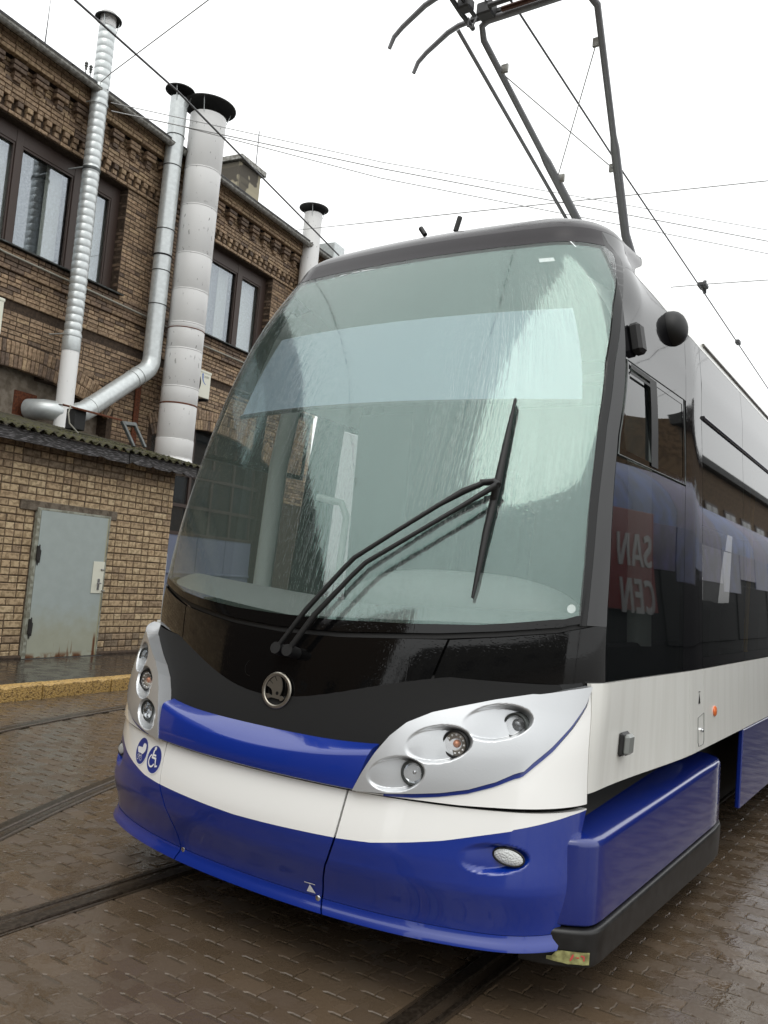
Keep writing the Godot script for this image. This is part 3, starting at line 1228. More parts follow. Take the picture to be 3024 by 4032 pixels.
	# pair of insulators on the eaves
	for k in 2:
		var ins := MB.new()
		ins.lathe([Vector2(0.0, 0.0), Vector2(0.02, 0.0), Vector2(0.02, 0.05), Vector2(0.032, 0.06), Vector2(0.02, 0.08), Vector2(0.034, 0.1), Vector2(0.018, 0.13), Vector2(0.0, 0.14)], 10)
		put("insulator", ins.done(), M["grey_grille"], roof, Transform3D(Basis(), Vector3(6.52 + k * 0.10, 9.5, 0.36)))
		put("insulator_pin", tube_mesh([Vector3(0, 0, 0), Vector3(0, 0.14, 0)], 0.008, 6), M["wire"], roof, Transform3D(Basis(), Vector3(6.52 + k * 0.10, 9.37, 0.36)))

	# upper windows
	for k in win.size():
		building_window(b, win[k][0], win[k][1], k)
	# sills
	for w in win:
		put("sill", box_mesh(Vector3(w[1] - w[0] + 0.1, 0.025, 0.30), 0.004), M["zinc_dark"], b, Transform3D(Basis(Vector3.RIGHT, 0.12), Vector3((w[0] + w[1]) / 2, 6.205, -0.02)))
	# conduit clipped under the windows
	put("conduit", tube_mesh([Vector3(3.6, 6.06, 0.085), Vector3(5.4, 6.055, 0.085), Vector3(5.6, 6.03, 0.085), Vector3(7.5, 6.02, 0.085), Vector3(9.2, 6.0, 0.085), Vector3(10.2, 5.93, 0.085), Vector3(12.5, 5.95, 0.085)], 0.018, 6), M["cable_grey"], b)
	put("cable", tube_mesh([Vector3(4.95, 8.86, 0.14), Vector3(5.02, 8.74, 0.2), Vector3(4.99, 8.55, 0.22), Vector3(4.86, 8.36, 0.16), Vector3(4.7, 8.2, 0.1)], 0.025, 8), M["cable_grey"], b)

	# arched bays of the ground floor
	for k in arches.size():
		var a: Array = arches[k]
		if k < 2:
			var pl := MB.new()
			pl.box(Vector3(a[0], 2.2, -0.30), Vector3(4.1, 4.3, 0.1))
			put("plaster_infill", pl.done(), M["plaster"], b)
			put("ledge", box_mesh(Vector3(4.0, 0.07, 0.08), 0.01), M["concrete"], b, Transform3D(Basis(), Vector3(a[0], 3.58, -0.22)))
		else:
			arched_gate(b, a[0], a[1])
	put("rust_strip", box_mesh(Vector3(0.13, 1.6, 0.03), 0.004), M["rust"], b, Transform3D(Basis(), Vector3(8.87, 4.12, 0.03)))

	# air conditioners
	air_conditioner(f, Vector3(9.62, 4.76, 0.02), "white outdoor air conditioner with blue swoosh beside the wide white flue", true)
	air_conditioner(f, Vector3(4.62, 4.64, 0.02), "white outdoor air conditioner cut by the left edge of the photo", false)
	flues(f)

func chimney_mesh() -> ArrayMesh:
	var mb := MB.new()
	mb.bevel_box(Vector3(0, 10.1, 0), Vector3(0.86, 1.5, 1.55), 0.03)
	return mb.done()

func chimney_material() -> StandardMaterial3D:
	var m := plain(Color(1, 1, 1), 0.9)
	m.albedo_texture = noise_tex(0.016, 4, Color(0.33, 0.31, 0.28), Color(0.66, 0.63, 0.54), 512, 23, FastNoiseLite.TYPE_SIMPLEX_SMOOTH, 0.54, 0.57)
	world_tri(m, 0.10)
	m.heightmap_enabled = true
	m.heightmap_texture = T["grain"]
	m.heightmap_scale = 0.2
	return m

func building_window(b: Node3D, a: float, c: float, k: int) -> void:
	# three lights behind brown frames, set back from the wall
	var n := -0.24
	var w := Node3D.new()
	w.name = "window"
	b.add_child(w, true)
	var fr := MB.new()
	var y0 := 6.22
	var y1 := 8.2
	var t := 0.085
	fr.bevel_box(Vector3((a + c) / 2, y1 - 0.125, n), Vector3(c - a, 0.25, 0.1), 0.006)
	fr.bevel_box(Vector3((a + c) / 2, y0 + 0.03, n), Vector3(c - a, 0.07, 0.1), 0.006)
	fr.bevel_box(Vector3(a + 0.05, (y0 + y1) / 2, n + 0.003), Vector3(0.1, y1 - y0, 0.1), 0.006)
	fr.bevel_box(Vector3(c - 0.10, (y0 + y1) / 2, n + 0.003), Vector3(0.20, y1 - y0, 0.1), 0.006)
	var off := 5.02
	var m1 := a + (5.86 - off)
	var m2 := a + (7.10 - off)
	fr.bevel_box(Vector3(m1, (y0 + y1) / 2, n + 0.004), Vector3(0.13, y1 - y0, 0.11), 0.006)
	fr.bevel_box(Vector3(m2, (y0 + y1) / 2, n + 0.004), Vector3(0.17, y1 - y0, 0.11), 0.006)
	put("frame", fr.done(), M["frame_brown"], w)
	var cuts := [a + 0.1, m1 - 0.065, m1 + 0.065, m2 - 0.085, m2 + 0.085, c - 0.20]
	for q in 3:
		var l: float = cuts[q * 2]
		var r: float = cuts[q * 2 + 1]
		put("pane", box_mesh(Vector3(r - l, y1 - y0 - 0.3, 0.006), 0.001), M["house_pane"], w, Transform3D(Basis(), Vector3((l + r) / 2, (y0 + y1) / 2 - 0.095, n - 0.02)))
		# inner sash with a pale gasket
		var sash := MB.new()
		for e in [l + 0.018, r - 0.018]:
			sash.box(Vector3(e, (y0 + y1) / 2 - 0.10, n + 0.015), Vector3(0.03, y1 - y0 - 0.32, 0.04))
		for e in [y0 + 0.08, y1 - 0.265]:
			sash.box(Vector3((l + r) / 2, e, n + 0.0165), Vector3(r - l, 0.036, 0.04))
		put("sash", sash.done(), M["frame_brown"], w)
	# roller blinds and curtains in the room behind
	put("curtain", box_mesh(Vector3(1.0, 1.9, 0.01)), M["curtain"], w, Transform3D(Basis(), Vector3(a + 0.45, 7.15, n - 0.14)))
	put("curtain", box_mesh(Vector3(0.36, 1.9, 0.01)), M["curtain"], w, Transform3D(Basis(), Vector3(m2 - 0.32, 7.15, n - 0.16)))
	put("curtain", box_mesh(Vector3(0.9, 1.9, 0.01)), M["curtain"], w, Transform3D(Basis(), Vector3(c - 0.5, 7.15, n - 0.15)))
	put("blind", box_mesh(Vector3(1.1, 1.75, 0.01)), M["room"], w, Transform3D(Basis(), Vector3((m1 + m2) / 2 - 0.1, 7.2, n - 0.22)))

func arched_gate(b: Node3D, c: float, top: float) -> void:
	# glazed head over a grey-blue gate
	var g := Node3D.new()
	g.name = "gate"
	b.add_child(g, true)
	var n := -0.28
	var fr := MB.new()
	for x in [-1.95, -1.2, -0.45, 0.3, 1.05, 1.8]:
		fr.box(Vector3(c + x, 3.2, n), Vector3(0.07, 2.4, 0.07))
	for y in [2.02, 2.6, 3.25]:
		fr.box(Vector3(c, y, n + 0.003), Vector3(4.0, 0.07, 0.07))
	put("frame", fr.done(), M["frame_brown"], g)
	var xs := [-1.95, -1.2, -0.45, 0.3, 1.05, 1.8]
	for k in 5:
		for q in 3:
			var ys := [2.02, 2.6, 3.25, 4.4]
			put("pane", box_mesh(Vector3(0.68, ys[q + 1] - ys[q] - 0.07, 0.006), 0.001), M["pane"], g, Transform3D(Basis(), Vector3(c + (xs[k] + xs[k + 1]) / 2, (ys[q] + ys[q + 1]) / 2, n - 0.01)))
	for k in 4:
		put("door_leaf", box_mesh(Vector3(0.97, 1.95, 0.05), 0.01), M["gate_blue"], g, Transform3D(Basis(), Vector3(c - 1.47 + k * 0.98, 1.02, n)))
		put("rail_strip", box_mesh(Vector3(0.97, 0.05, 0.03), 0.006), M["gate_blue"], g, Transform3D(Basis(), Vector3(c - 1.47 + k * 0.98, 1.2, n + 0.04)))
	put("backing", box_mesh(Vector3(4.2, 4.4, 0.02)), M["room_dark"], g, Transform3D(Basis(), Vector3(c, 2.2, n - 0.6)))

func air_conditioner(f: Transform3D, at: Vector3, label: String, logo: bool) -> void:
	var o := thing("air_conditioner", label, "air conditioner", f * Transform3D(Basis(), at), "outdoor air conditioners on the brick workshop")
	var w := 0.83
	var h := 0.55
	var d := 0.30
	put("case", box_mesh(Vector3(w, h, d), 0.012), M["cream"], o, Transform3D(Basis(), Vector3(w / 2, h / 2, 0.12 + d / 2)))
	put("lid", box_mesh(Vector3(w + 0.016, 0.05, d + 0.016), 0.008), M["cream"], o, Transform3D(Basis(), Vector3(w / 2, h - 0.02, 0.12 + d / 2)))
	var cen := Vector3(0.27, 0.275, 0.12 + d + 0.002)
	var fan := MB.new()
	fan.lathe([Vector2(0.0, 0.0), Vector2(0.235, 0.0), Vector2(0.245, 0.012), Vector2(0.255, 0.0)], 28, Transform3D(Basis(Vector3.RIGHT, PI / 2), cen))
	var grille := put("fan_grille", fan.done(), M["room_dark"], o)
	for k in 9:
		var ring := MB.new()
		var r := 0.03 + k * 0.025
		ring.lathe([Vector2(r - 0.003, 0.012), Vector2(r, 0.017), Vector2(r + 0.003, 0.012)], 24, Transform3D(Basis(Vector3.RIGHT, PI / 2), cen))
		put("ring", ring.done(), M["grey_grille"], grille)
	for k in 2:
		put("bracket", box_mesh(Vector3(0.04, 0.05, 0.5), 0.004), M["under"], o, Transform3D(Basis(), Vector3(0.12 + k * 0.6, -0.03, 0.23)))
	if logo:
		var mb := MB.new()
		var z := 0.12 + d + 0.003
		var arc := []
		for k in 13:
			var a := PI * 0.97 + PI * 0.5 * k / 12.0
			var wd := 0.018 * (1.0 - k / 13.0) + 0.002
			arc.append([Vector3(0.70 + cos(a) * 0.13, 0.42 + sin(a) * 0.14, z), wd, a])
		for k in 12:
			var p: Array = arc[k]
			var q: Array = arc[k + 1]
			var dp := Vector3(cos(p[2]), sin(p[2]), 0)
			var dq := Vector3(cos(q[2]), sin(q[2]), 0)
			mb.quad(p[0] - dp * p[1], p[0] + dp * p[1], q[0] + dq * q[1], q[0] - dq * q[1], Vector3.BACK)
		for k in 14:
			var a := TAU * k / 14
			var a2 := TAU * (k + 1) / 14
			mb.tri(Vector3(0.565, 0.462, z), Vector3(0.565 + cos(a) * 0.022, 0.462 + sin(a) * 0.032, z), Vector3(0.565 + cos(a2) * 0.022, 0.462 + sin(a2) * 0.032, z), Vector3.BACK)
		put("logo", mb.done(), M["swoosh"], o)
		put("lettering", text_mesh("LAKBO", 0.055, "Droid Sans"), M["print_grey"], o, Transform3D(Basis(), Vector3(0.60, 0.435, z)))

func text_mesh(s: String, size: float, font := "Droid Sans", bold := false, depth := 0.002) -> TextMesh:
	var t := TextMesh.new()
	var sf := SystemFont.new()
	sf.font_names = PackedStringArray([font])
	if bold:
		sf.font_weight = 700
	t.font = sf
	t.text = s
	t.font_size = 48
	t.pixel_size = size / 48.0
	t.depth = depth
	t.horizontal_alignment = HORIZONTAL_ALIGNMENT_LEFT
	return t

func rain_cap(o: Node3D, at: Vector3, r: float, h: float, pipe_r: float) -> void:
	var mb := MB.new()
	mb.lathe([Vector2(0.0, h), Vector2(r * 0.5, h * 0.72), Vector2(r, 0.02), Vector2(r, 0.0), Vector2(r * 0.94, 0.004), Vector2(r * 0.5, h * 0.55), Vector2(0.0, h * 0.8)], 30, Transform3D(Basis(), at))
	put("rain_cap", mb.done(), M["cap_dark"], o)
	for k in 3:
		var a := 0.6 + TAU * k / 3
		var d := Vector3(cos(a), 0, sin(a))
		put("cap_strut", tube_mesh([at + d * pipe_r + Vector3(0, -0.25, 0), at + d * r * 0.85 + Vector3(0, 0.03, 0)], 0.008, 5), M["zinc"], o)

func band(o: Node3D, at: Vector3, r: float, m: String, called := "clamp_band", h := 0.025) -> void:
	var mb := MB.new()
	mb.lathe([Vector2(r, -h), Vector2(r + 0.008, -h), Vector2(r + 0.012, 0), Vector2(r + 0.008, h), Vector2(r, h)], 28, Transform3D(Basis(), at))
	put(called, mb.done(), M[m], o)

func flues(f: Transform3D) -> void:
	# 1: corrugated spiral duct on a smooth white foot
	var o := thing("flue_pipe", "slim ribbed metal flue with white foot, leftmost and tallest of the flues", "flue pipe", f * Transform3D(Basis(), Vector3(6.88, 3.3, 0.35)), "flue pipes up the brick workshop")
	var foot := MB.new()
	foot.lathe([Vector2(0.143, 0.0), Vector2(0.143, 1.48), Vector2(0.14, 1.5)], 26)
	put("foot_pipe", foot.done(), M["pipe_white"], o)
	var col := MB.new()
	col.lathe([Vector2(0.146, 1.48), Vector2(0.15, 1.49), Vector2(0.15, 1.7), Vector2(0.146, 1.72)], 26)
	put("collar", col.done(), M["zinc"], o)
	var rib := MB.new()
	var prof := []
	var y := 1.7
	while y < 7.05:
		prof.append(Vector2(0.132, y))
		prof.append(Vector2(0.141, y + 0.018))
		prof.append(Vector2(0.143, y + 0.11))
		prof.append(Vector2(0.132, y + 0.125))
		y += 0.13
	rib.lathe(prof, 26)
	put("ribbed_duct", rib.done(), M["zinc"], o)
	var up := MB.new()
	var pr2 := []
	while y < 7.4:
		pr2.append(Vector2(0.126, y))
		pr2.append(Vector2(0.133, y + 0.02))
		pr2.append(Vector2(0.133, y + 0.12))
		y += 0.13
	up.lathe(pr2, 26)
	put("top_duct", up.done(), M["pipe_white"], o)
	band(o, Vector3(0, 1.75, 0), 0.145, "zinc")
	band(o, Vector3(0, 4.62, 0), 0.145, "zinc_dark")
	band(o, Vector3(0, 5.78, 0), 0.145, "zinc")
	band(o, Vector3(0, 0.55, 0), 0.143, "zinc_dark", "joint", 0.008)
	for yy in [1.75, 4.62, 5.78]:
		put("wall_strut", tube_mesh([Vector3(-0.14, yy, 0), Vector3(-0.16, yy, -0.36)], 0.012, 5), M["zinc"], o)
	rain_cap(o, Vector3(0, 7.30, 0), 0.225, 0.10, 0.14)

	# 2: smooth zinc flue with an elbow that runs aslant into the wall
	o = thing("flue_pipe", "shiny zinc flue that elbows aslant down to the left behind the white foot", "flue pipe", f * Transform3D(Basis(), Vector3(8.79, 3.3, 0.35)), "flue pipes up the brick workshop")
	var st := MB.new()
	st.lathe([Vector2(0.165, 1.86), Vector2(0.165, 6.95)], 26)
	put("straight_pipe", st.done(), M["zinc"], o)
	for yy in [2.9, 3.55, 4.35, 5.6, 6.2]:
		band(o, Vector3(0, yy, 0), 0.165, "zinc_dark", "joint", 0.007)
	band(o, Vector3(0, 3.85, 0), 0.165, "under", "clamp_band", 0.015)
	put("elbow", tube_mesh([Vector3(0, 1.88, 0), Vector3(-0.01, 1.78, 0), Vector3(-0.07, 1.66, 0), Vector3(-0.18, 1.56, 0), Vector3(-0.3, 1.48, 0)], 0.168, 22), M["zinc"], o)
	put("slanting_pipe", tube_mesh([Vector3(-0.28, 1.49, 0), Vector3(-1.35, 0.66, 0.0)], 0.165, 22), M["zinc"], o)
	put("lower_elbow", tube_mesh([Vector3(-1.32, 0.68, 0), Vector3(-1.5, 0.55, 0), Vector3(-1.7, 0.47, -0.02), Vector3(-1.95, 0.45, -0.05), Vector3(-2.15, 0.45, -0.2), Vector3(-2.2, 0.45, -0.5)], 0.17, 22), M["zinc"], o)
	for q in [Vector3(-0.30, 1.475, 0), Vector3(-0.42, 1.38, 0), Vector3(-1.34, 0.668, 0)]:
		var mb := MB.new()
		mb.lathe([Vector2(0.165, -0.02), Vector2(0.176, -0.012), Vector2(0.176, 0.012), Vector2(0.165, 0.02)], 26, Transform3D(Basis(Vector3.BACK, PI / 2 + 0.66 - PI), q))
		put("seam_ring", mb.done(), M["zinc"], o)
	put("wall_collar", box_mesh(Vector3(0.46, 0.46, 0.03), 0.01), M["rust"], o, Transform3D(Basis(), Vector3(-2.2, 0.5, -0.6)))
	rain_cap(o, Vector3(0, 7.10, 0), 0.28, 0.13, 0.165)

	# 3: wide white flue
	o = thing("flue_pipe", "wide white painted flue with peeling bands, thickest of the flues", "flue pipe", f * Transform3D(Basis(), Vector3(9.35, 3.1, 0.62)), "flue pipes up the brick workshop")
	var sections := [0.0, 0.28, 0.62, 1.3, 1.62, 2.35, 2.75, 2.85, 3.5, 4.2, 5.15, 5.9, 7.02]
	for k in sections.size() - 1:
		var mb := MB.new()
		var r := 0.35 if k != 1 else 0.356
		if k == 0:
			mb.lathe([Vector2(0.44, 0.0), Vector2(0.352, 0.28)], 34)
		else:
			mb.lathe([Vector2(r - 0.006, sections[k]), Vector2(r, sections[k] + 0.006), Vector2(r, sections[k + 1] - 0.004), Vector2(r - 0.006, sections[k + 1])], 34)
		put("pipe_section", mb.done(), M["pipe_white"], o)
		if k > 0:
			band(o, Vector3(0, sections[k], 0), 0.347, "rust" if k in [3, 6] else "pipe_white", "joint", 0.008 if k != 3 else 0.014)
	rain_cap(o, Vector3(0, 7.22, 0), 0.52, 0.17, 0.35)

	# 4: small far flue
	o = thing("flue_pipe", "short white flue by the far end of the eaves, smallest of the flues", "flue pipe", f * Transform3D(Basis(), Vector3(13.85, 7.6, 0.30)), "flue pipes up the brick workshop")
	var s4 := MB.new()
	s4.lathe([Vector2(0.22, 0.0), Vector2(0.22, 2.55)], 24)
	put("pipe_section", s4.done(), M["pipe_white"], o)
	rain_cap(o, Vector3(0, 2.68, 0), 0.36, 0.13, 0.22)
	# vent cowl beyond it
	o = thing("vent_cowl", "grey vent cowl with bent black pipe just above the tram roof", "vent", f * Transform3D(Basis(), Vector3(15.0, 9.0, 0.2)))
	put("hood", box_mesh(Vector3(0.5, 0.55, 0.5), 0.03), M["zinc"], o, Transform3D(Basis(), Vector3(0, 0.55, 0)))
	put("duct", tube_mesh([Vector3(-0.2, -0.6, 0.35), Vector3(-0.2, 0.2, 0.35), Vector3(-0.05, 0.4, 0.35), Vector3(0.2, 0.35, 0.35), Vector3(0.5, 0.2, 0.3)], 0.06, 10), M["cap_dark"], o)

# ------------------------------------------------------------------ brick shed
func build_shed() -> void:
	var f := frame(4.768, -6.8)
	var b := thing("brick_shed", "low pale brick shed with mossy corrugated roof and a pale steel door", "shed", f)
	var S0 := -2.5
	var S1 := 6.36
	var D0 := 4.0
	var D1 := 5.18
	var core := MB.new()
	core.box(Vector3((S0 + D0) / 2, 1.44, -0.13), Vector3(D0 - S0, 2.64, 0.24))
	core.box(Vector3((D1 + S1) / 2, 1.44, -0.13), Vector3(S1 - D1, 2.64, 0.24))
	core.box(Vector3((D0 + D1) / 2, 2.38, -0.13), Vector3(D1 - D0, 0.76, 0.24))
	core.box(Vector3(S1 - 0.13, 1.5, -1.7), Vector3(0.24, 2.9, 3.0))
	core.box(Vector3((S0 + S1) / 2, 1.6, -2.6), Vector3(S1 - S0, 3.0, 0.1))
	put("wall", core.done(), M["mortar"], b)
	var rowkind := []
	for k in 40:
		rowkind.append(rng.randf())
	var pick := func(r: int, first: bool) -> float:
		if first and r % 2 == 1:
			return 0.125
		var q: float = rowkind[r % 40]
		if q < 0.4:
			return 0.127 if rng.randf() < 0.85 else 0.254
		if q < 0.7:
			return 0.254 if rng.randf() < 0.75 else 0.127
		return 0.254 if rng.randf() < 0.45 else 0.127
	var holes := [rect_hole(D0 - 0.02, D1 + 0.02, 0.0, 1.99), rect_hole(3.76, 5.3, 1.93, 2.07)]
	var bricks := lay(S0, S1, 0.13, 2.77, 0.0912, 0.014, 0.0, pick, holes)
	# end wall
	var pick2 := func(r: int, first: bool) -> float:
		return 0.125 if first and r % 2 == 0 else 0.254
	for e in lay(0.0, 2.4, 0.13, 2.77, 0.0912, 0.014, 0.0, pick2, []):
		var p: Vector3 = e[0]
		bricks.append([Vector3(S1, p.y, -p.x), e[1], e[2], e[3], 1, Basis(Vector3.UP, PI / 2)])
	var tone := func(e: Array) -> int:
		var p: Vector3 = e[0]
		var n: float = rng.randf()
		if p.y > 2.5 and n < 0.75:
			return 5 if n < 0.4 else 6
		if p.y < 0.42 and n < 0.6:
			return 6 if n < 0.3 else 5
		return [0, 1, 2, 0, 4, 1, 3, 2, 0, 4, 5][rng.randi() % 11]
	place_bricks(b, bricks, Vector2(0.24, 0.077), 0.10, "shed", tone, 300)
	# rough dirty footing
	put("footing", box_mesh(Vector3(S1 - S0, 0.14, 0.06), 0.025), M["mortar_dark"], b, Transform3D(Basis(), Vector3((S0 + S1) / 2, 0.10, 0.0)))
	put("lintel", box_mesh(Vector3(1.54, 0.125, 0.16), 0.008), M["concrete"], b, Transform3D(Basis(), Vector3(4.53, 2.0, -0.06)))
	# door
	var d := Node3D.new()
	d.name = "door"
	b.add_child(d, true)
	var fr := MB.new()
	fr.bevel_box(Vector3(D0 + 0.025, 1.05, -0.005), Vector3(0.05, 1.86, 0.09), 0.006)
	fr.bevel_box(Vector3(D1 - 0.012, 1.05, -0.012), Vector3(0.024, 1.86, 0.09), 0.004)
	fr.bevel_box(Vector3((D0 + D1) / 2, 1.97, -0.008), Vector3(D1 - D0, 0.03, 0.09), 0.004)
	put("frame", fr.done(), M["door_frame"], d)
	var leaf := MB.new()
	var L0 := D0 + 0.055
	var L1 := D1 - 0.03
	var z := 0.035
	var q := [Vector3(L0, 0.125, z), Vector3(L1, 0.125, z), Vector3(L1, 1.955, z), Vector3(L0, 1.955, z)]
	var i0 := leaf.vert(q[0], Vector3.BACK, Vector2(0, 1))
	leaf.vert(q[1], Vector3.BACK, Vector2(1, 1))
	leaf.vert(q[2], Vector3.BACK, Vector2(1, 0))
	leaf.vert(q[3], Vector3.BACK, Vector2(0, 0))
	leaf.tri_i(i0, i0 + 1, i0 + 2)
	leaf.tri_i(i0, i0 + 2, i0 + 3)
	put("leaf", leaf.done(), M["door_paint"], d)
	put("leaf_edge", box_mesh(Vector3(L1 - L0, 1.83, 0.05), 0.004), M["door_frame"], d, Transform3D(Basis(), Vector3((L0 + L1) / 2, 1.04, 0.009)))
	for y in [1.42, 0.52]:
		put("hinge", tube_mesh([Vector3(D0 + 0.055, y - 0.09, 0.05), Vector3(D0 + 0.055, y + 0.09, 0.05)], 0.022, 10), M["door_stain"], d)
		# grease smeared over the leaf beside the hinge
		var sm := MB.new()
		var r2 := RandomNumberGenerator.new()
		r2.seed = int(y * 100)
		for k in 16:
			var a := TAU * k / 16
			var a2 := TAU * ((k + 1) % 16) / 16
			var ra := 1.0 + 0.18 * sin(k * 2.3)
			var rb := 1.0 + 0.18 * sin(((k + 1) % 16) * 2.3)
			sm.tri(Vector3(D0 + 0.075, y - 0.02, 0.0385), Vector3(D0 + 0.075 + cos(a) * 0.035 * ra, y - 0.02 + sin(a) * 0.125 * ra, 0.0385), Vector3(D0 + 0.075 + cos(a2) * 0.035 * rb, y - 0.02 + sin(a2) * 0.125 * rb, 0.0385), Vector3.BACK)
		put("grease_stain", sm.done(), M["door_stain"], d)
	put("lock_plate", box_mesh(Vector3(0.19, 0.42, 0.006), 0.002), M["cream"], d, Transform3D(Basis(), Vector3(L1 - 0.10, 1.16, 0.041)))
	put("escutcheon", box_mesh(Vector3(0.035, 0.15, 0.012), 0.004), M["steel"], d, Transform3D(Basis(), Vector3(L1 - 0.085, 1.07, 0.048)))
	put("handle", tube_mesh([Vector3(L1 - 0.085, 1.085, 0.05), Vector3(L1 - 0.085, 1.085, 0.095), Vector3(L1 - 0.15, 1.085, 0.1)], 0.009, 8), M["steel"], d)
	put("bolt", tube_mesh([Vector3(L1 - 0.065, 1.27, 0.05), Vector3(L1 - 0.02, 1.265, 0.055)], 0.009, 8), M["steel"], d)
	put("padlock_eye", box_mesh(Vector3(0.05, 0.016, 0.025), 0.003), M["steel"], d, Transform3D(Basis(), Vector3(L1 - 0.0, 0.985, 0.055)))
	put("threshold", box_mesh(Vector3(1.25, 0.03, 0.14), 0.008), M["door_stain"], d, Transform3D(Basis(), Vector3((D0 + D1) / 2 + 0.02, 0.115, 0.03)))
	# roof: corrugated sheets on purlins, rising to the workshop wall
	var tilt := 0.20
	var nsheet := 9
	var s := S0
	for k in nsheet:
		var mb := MB.new()
		var g := []
		var w := 1.07
		var cols := 64
		for row in 4:
			var r := PackedVector3Array()
			var t := float(row) / 3.0
			for c in cols + 1:
				var ss := float(c) / cols * w
				var bump := 0.022 * sin(ss / 0.145 * TAU)
				r.append(Vector3(ss, 2.87 + t * 3.1 * tilt + bump + 0.006 * sin(k * 3.0 + t * 5.0), 0.36 - t * 3.1))
			g.append(r)
		mb.grid(g, func(_p): return Vector3(0, 1, 0.1))
		# thickness seen at the eave
		for c in cols:
			mb.quad(g[0][c], g[0][c + 1], g[0][c + 1] + Vector3(0, -0.009, 0), g[0][c] + Vector3(0, -0.009, 0), Vector3.BACK)
		put("roof_sheet", mb.done(), M["corrugated"], b, Transform3D(Basis(Vector3.UP, rng.randf_range(-0.006, 0.006)), Vector3(s, (k % 2) * 0.012 + rng.randf_range(-0.012, 0.008), rng.randf_range(-0.03, 0.02))))
		s += 1.0
	# moss cushions
	var mm := MultiMesh.new()
	mm.transform_format = MultiMesh.TRANSFORM_3D
	mm.use_colors = true
	var clump := MB.new()
	var ico := []
	for a in 7:
		for e in 3:
			ico.append(Vector3(cos(TAU * a / 7.0) * cos(e * 0.6), sin(e * 0.6), sin(TAU * a / 7.0) * cos(e * 0.6)))
	for a in 7:
		var a2 := (a + 1) % 7
		for e in 2:
			clump.quad(ico[a * 3 + e], ico[a2 * 3 + e], ico[a2 * 3 + e + 1], ico[a * 3 + e + 1], ico[a * 3 + e])
		clump.tri(ico[a * 3 + 2], ico[a2 * 3 + 2], Vector3.UP, Vector3.UP)
	mm.mesh = clump.done()
	var spots := []
	var fn := FastNoiseLite.new()
	fn.seed = 8
	fn.frequency = 0.55
	for k in 9000:
		var ss := rng.randf_range(1.5, S1 + 0.05)
		var t := pow(rng.randf(), 1.6) * 1.3
		var nz := fn.get_noise_2d(ss * 1.6, t * 1.6)
		if nz + rng.randf_range(-0.25, 0.25) < 0.02 - (0.22 if ss > 4.3 else 0.0):
			continue
		var trough := sin(fposmod(ss - S0, 1.0) / 0.145 * TAU)
		if trough > 0.5 and rng.randf() < 0.6:
			continue
		var sc := rng.randf_range(0.008, 0.028) * (0.6 if t < 0.08 else 1.0)
		spots.append([Transform3D(Basis.from_euler(Vector3(0, rng.randf() * TAU, 0)).scaled(Vector3(sc, sc * 0.75, sc)), Vector3(ss, 2.865 + t * tilt * 1.03 + 0.022 * trough, 0.355 - t)), rng.randf()])
	mm.instance_count = spots.size()
	for k in spots.size():
		mm.set_instance_transform(k, spots[k][0])
		var v: float = spots[k][1]
		mm.set_instance_color(k, Color(0.025 + 0.045 * v * v, 0.024 + 0.043 * v * v, 0.010 + 0.008 * v))
	var mo := MultiMeshInstance3D.new()
	mo.name = "moss"
	mo.multimesh = mm
	var mmat := plain(Color(1, 1, 1), 0.95)
	mmat.vertex_color_use_as_albedo = true
	mo.material_override = mmat
	mo.set_meta("kind", "stuff")
	b.add_child(mo, true)
	# weathered fascia boards and the purlin that carries the eave
	var cuts := [S0, 0.4, 2.9, 5.15, S1 + 0.12]
	for k in 4:
		var l: float = cuts[k + 1] - cuts[k]
		put("fascia_board", chipped_board(Vector3(l - 0.01, 0.155, 0.03)), M["old_wood"], b, Transform3D(Basis(Vector3.BACK, rng.randf_range(-0.006, 0.006)), Vector3((cuts[k] + cuts[k + 1]) / 2, 2.778 + rng.randf_range(-0.006, 0.006), 0.27 + rng.randf_range(-0.012, 0.012))))
	put("purlin", box_mesh(Vector3(S1 - S0 + 0.55, 0.10, 0.09), 0.01), M["room_dark"], b, Transform3D(Basis(), Vector3((S0 + S1) / 2 + 0.32, 2.80, 0.19)))
	put("verge_board", chipped_board(Vector3(0.56, 0.15, 0.03)), M["room_dark"], b, Transform3D(Basis(), Vector3(S1 + 0.38, 2.80, 0.25)))
	put("soffit_board", box_mesh(Vector3(S1 - S0 + 0.4, 0.02, 0.26), 0.004), M["room_dark"], b, Transform3D(Basis(), Vector3((S0 + S1) / 2 + 0.2, 2.775, 0.11)))
	put("corner_pipe", tube_mesh([Vector3(S1 + 0.05, 0.15, -0.1), Vector3(S1 + 0.05, 1.55, -0.1)], 0.035, 10), M["pipe_white"], b)
	# scrap of window frame lying on the shed roof
	var w := thing("old_frame", "weathered grey window frame leaning on the mossy shed roof", "window frame", f * Transform3D(Basis.from_euler(Vector3(-0.5, 0.25, 0.15)), Vector3(5.62, 3.02, -0.15)))
	put("side_rail", box_mesh(Vector3(0.06, 0.36, 0.04), 0.005), M["zinc_dark"], w, Transform3D(Basis(), Vector3(0, 0.18, 0)))
	put("side_rail", box_mesh(Vector3(0.06, 0.36, 0.04), 0.005), M["zinc_dark"], w, Transform3D(Basis(), Vector3(0.34, 0.18, 0)))
	put("head_rail", box_mesh(Vector3(0.42, 0.06, 0.041), 0.005), M["zinc_dark"], w, Transform3D(Basis(), Vector3(0.17, 0.37, 0)))
	var sh := thing("rusty_hood", "rusty sheet metal hood with hanging wires above the shed roof", "metal hood", f * Transform3D(Basis(), Vector3(5.35, 3.14, -1.2)))
	put("sheet", box_mesh(Vector3(0.85, 0.03, 0.35), 0.005), M["rust"], sh, Transform3D(Basis(Vector3.RIGHT, 0.2), Vector3(0.4, 0.42, 0)))
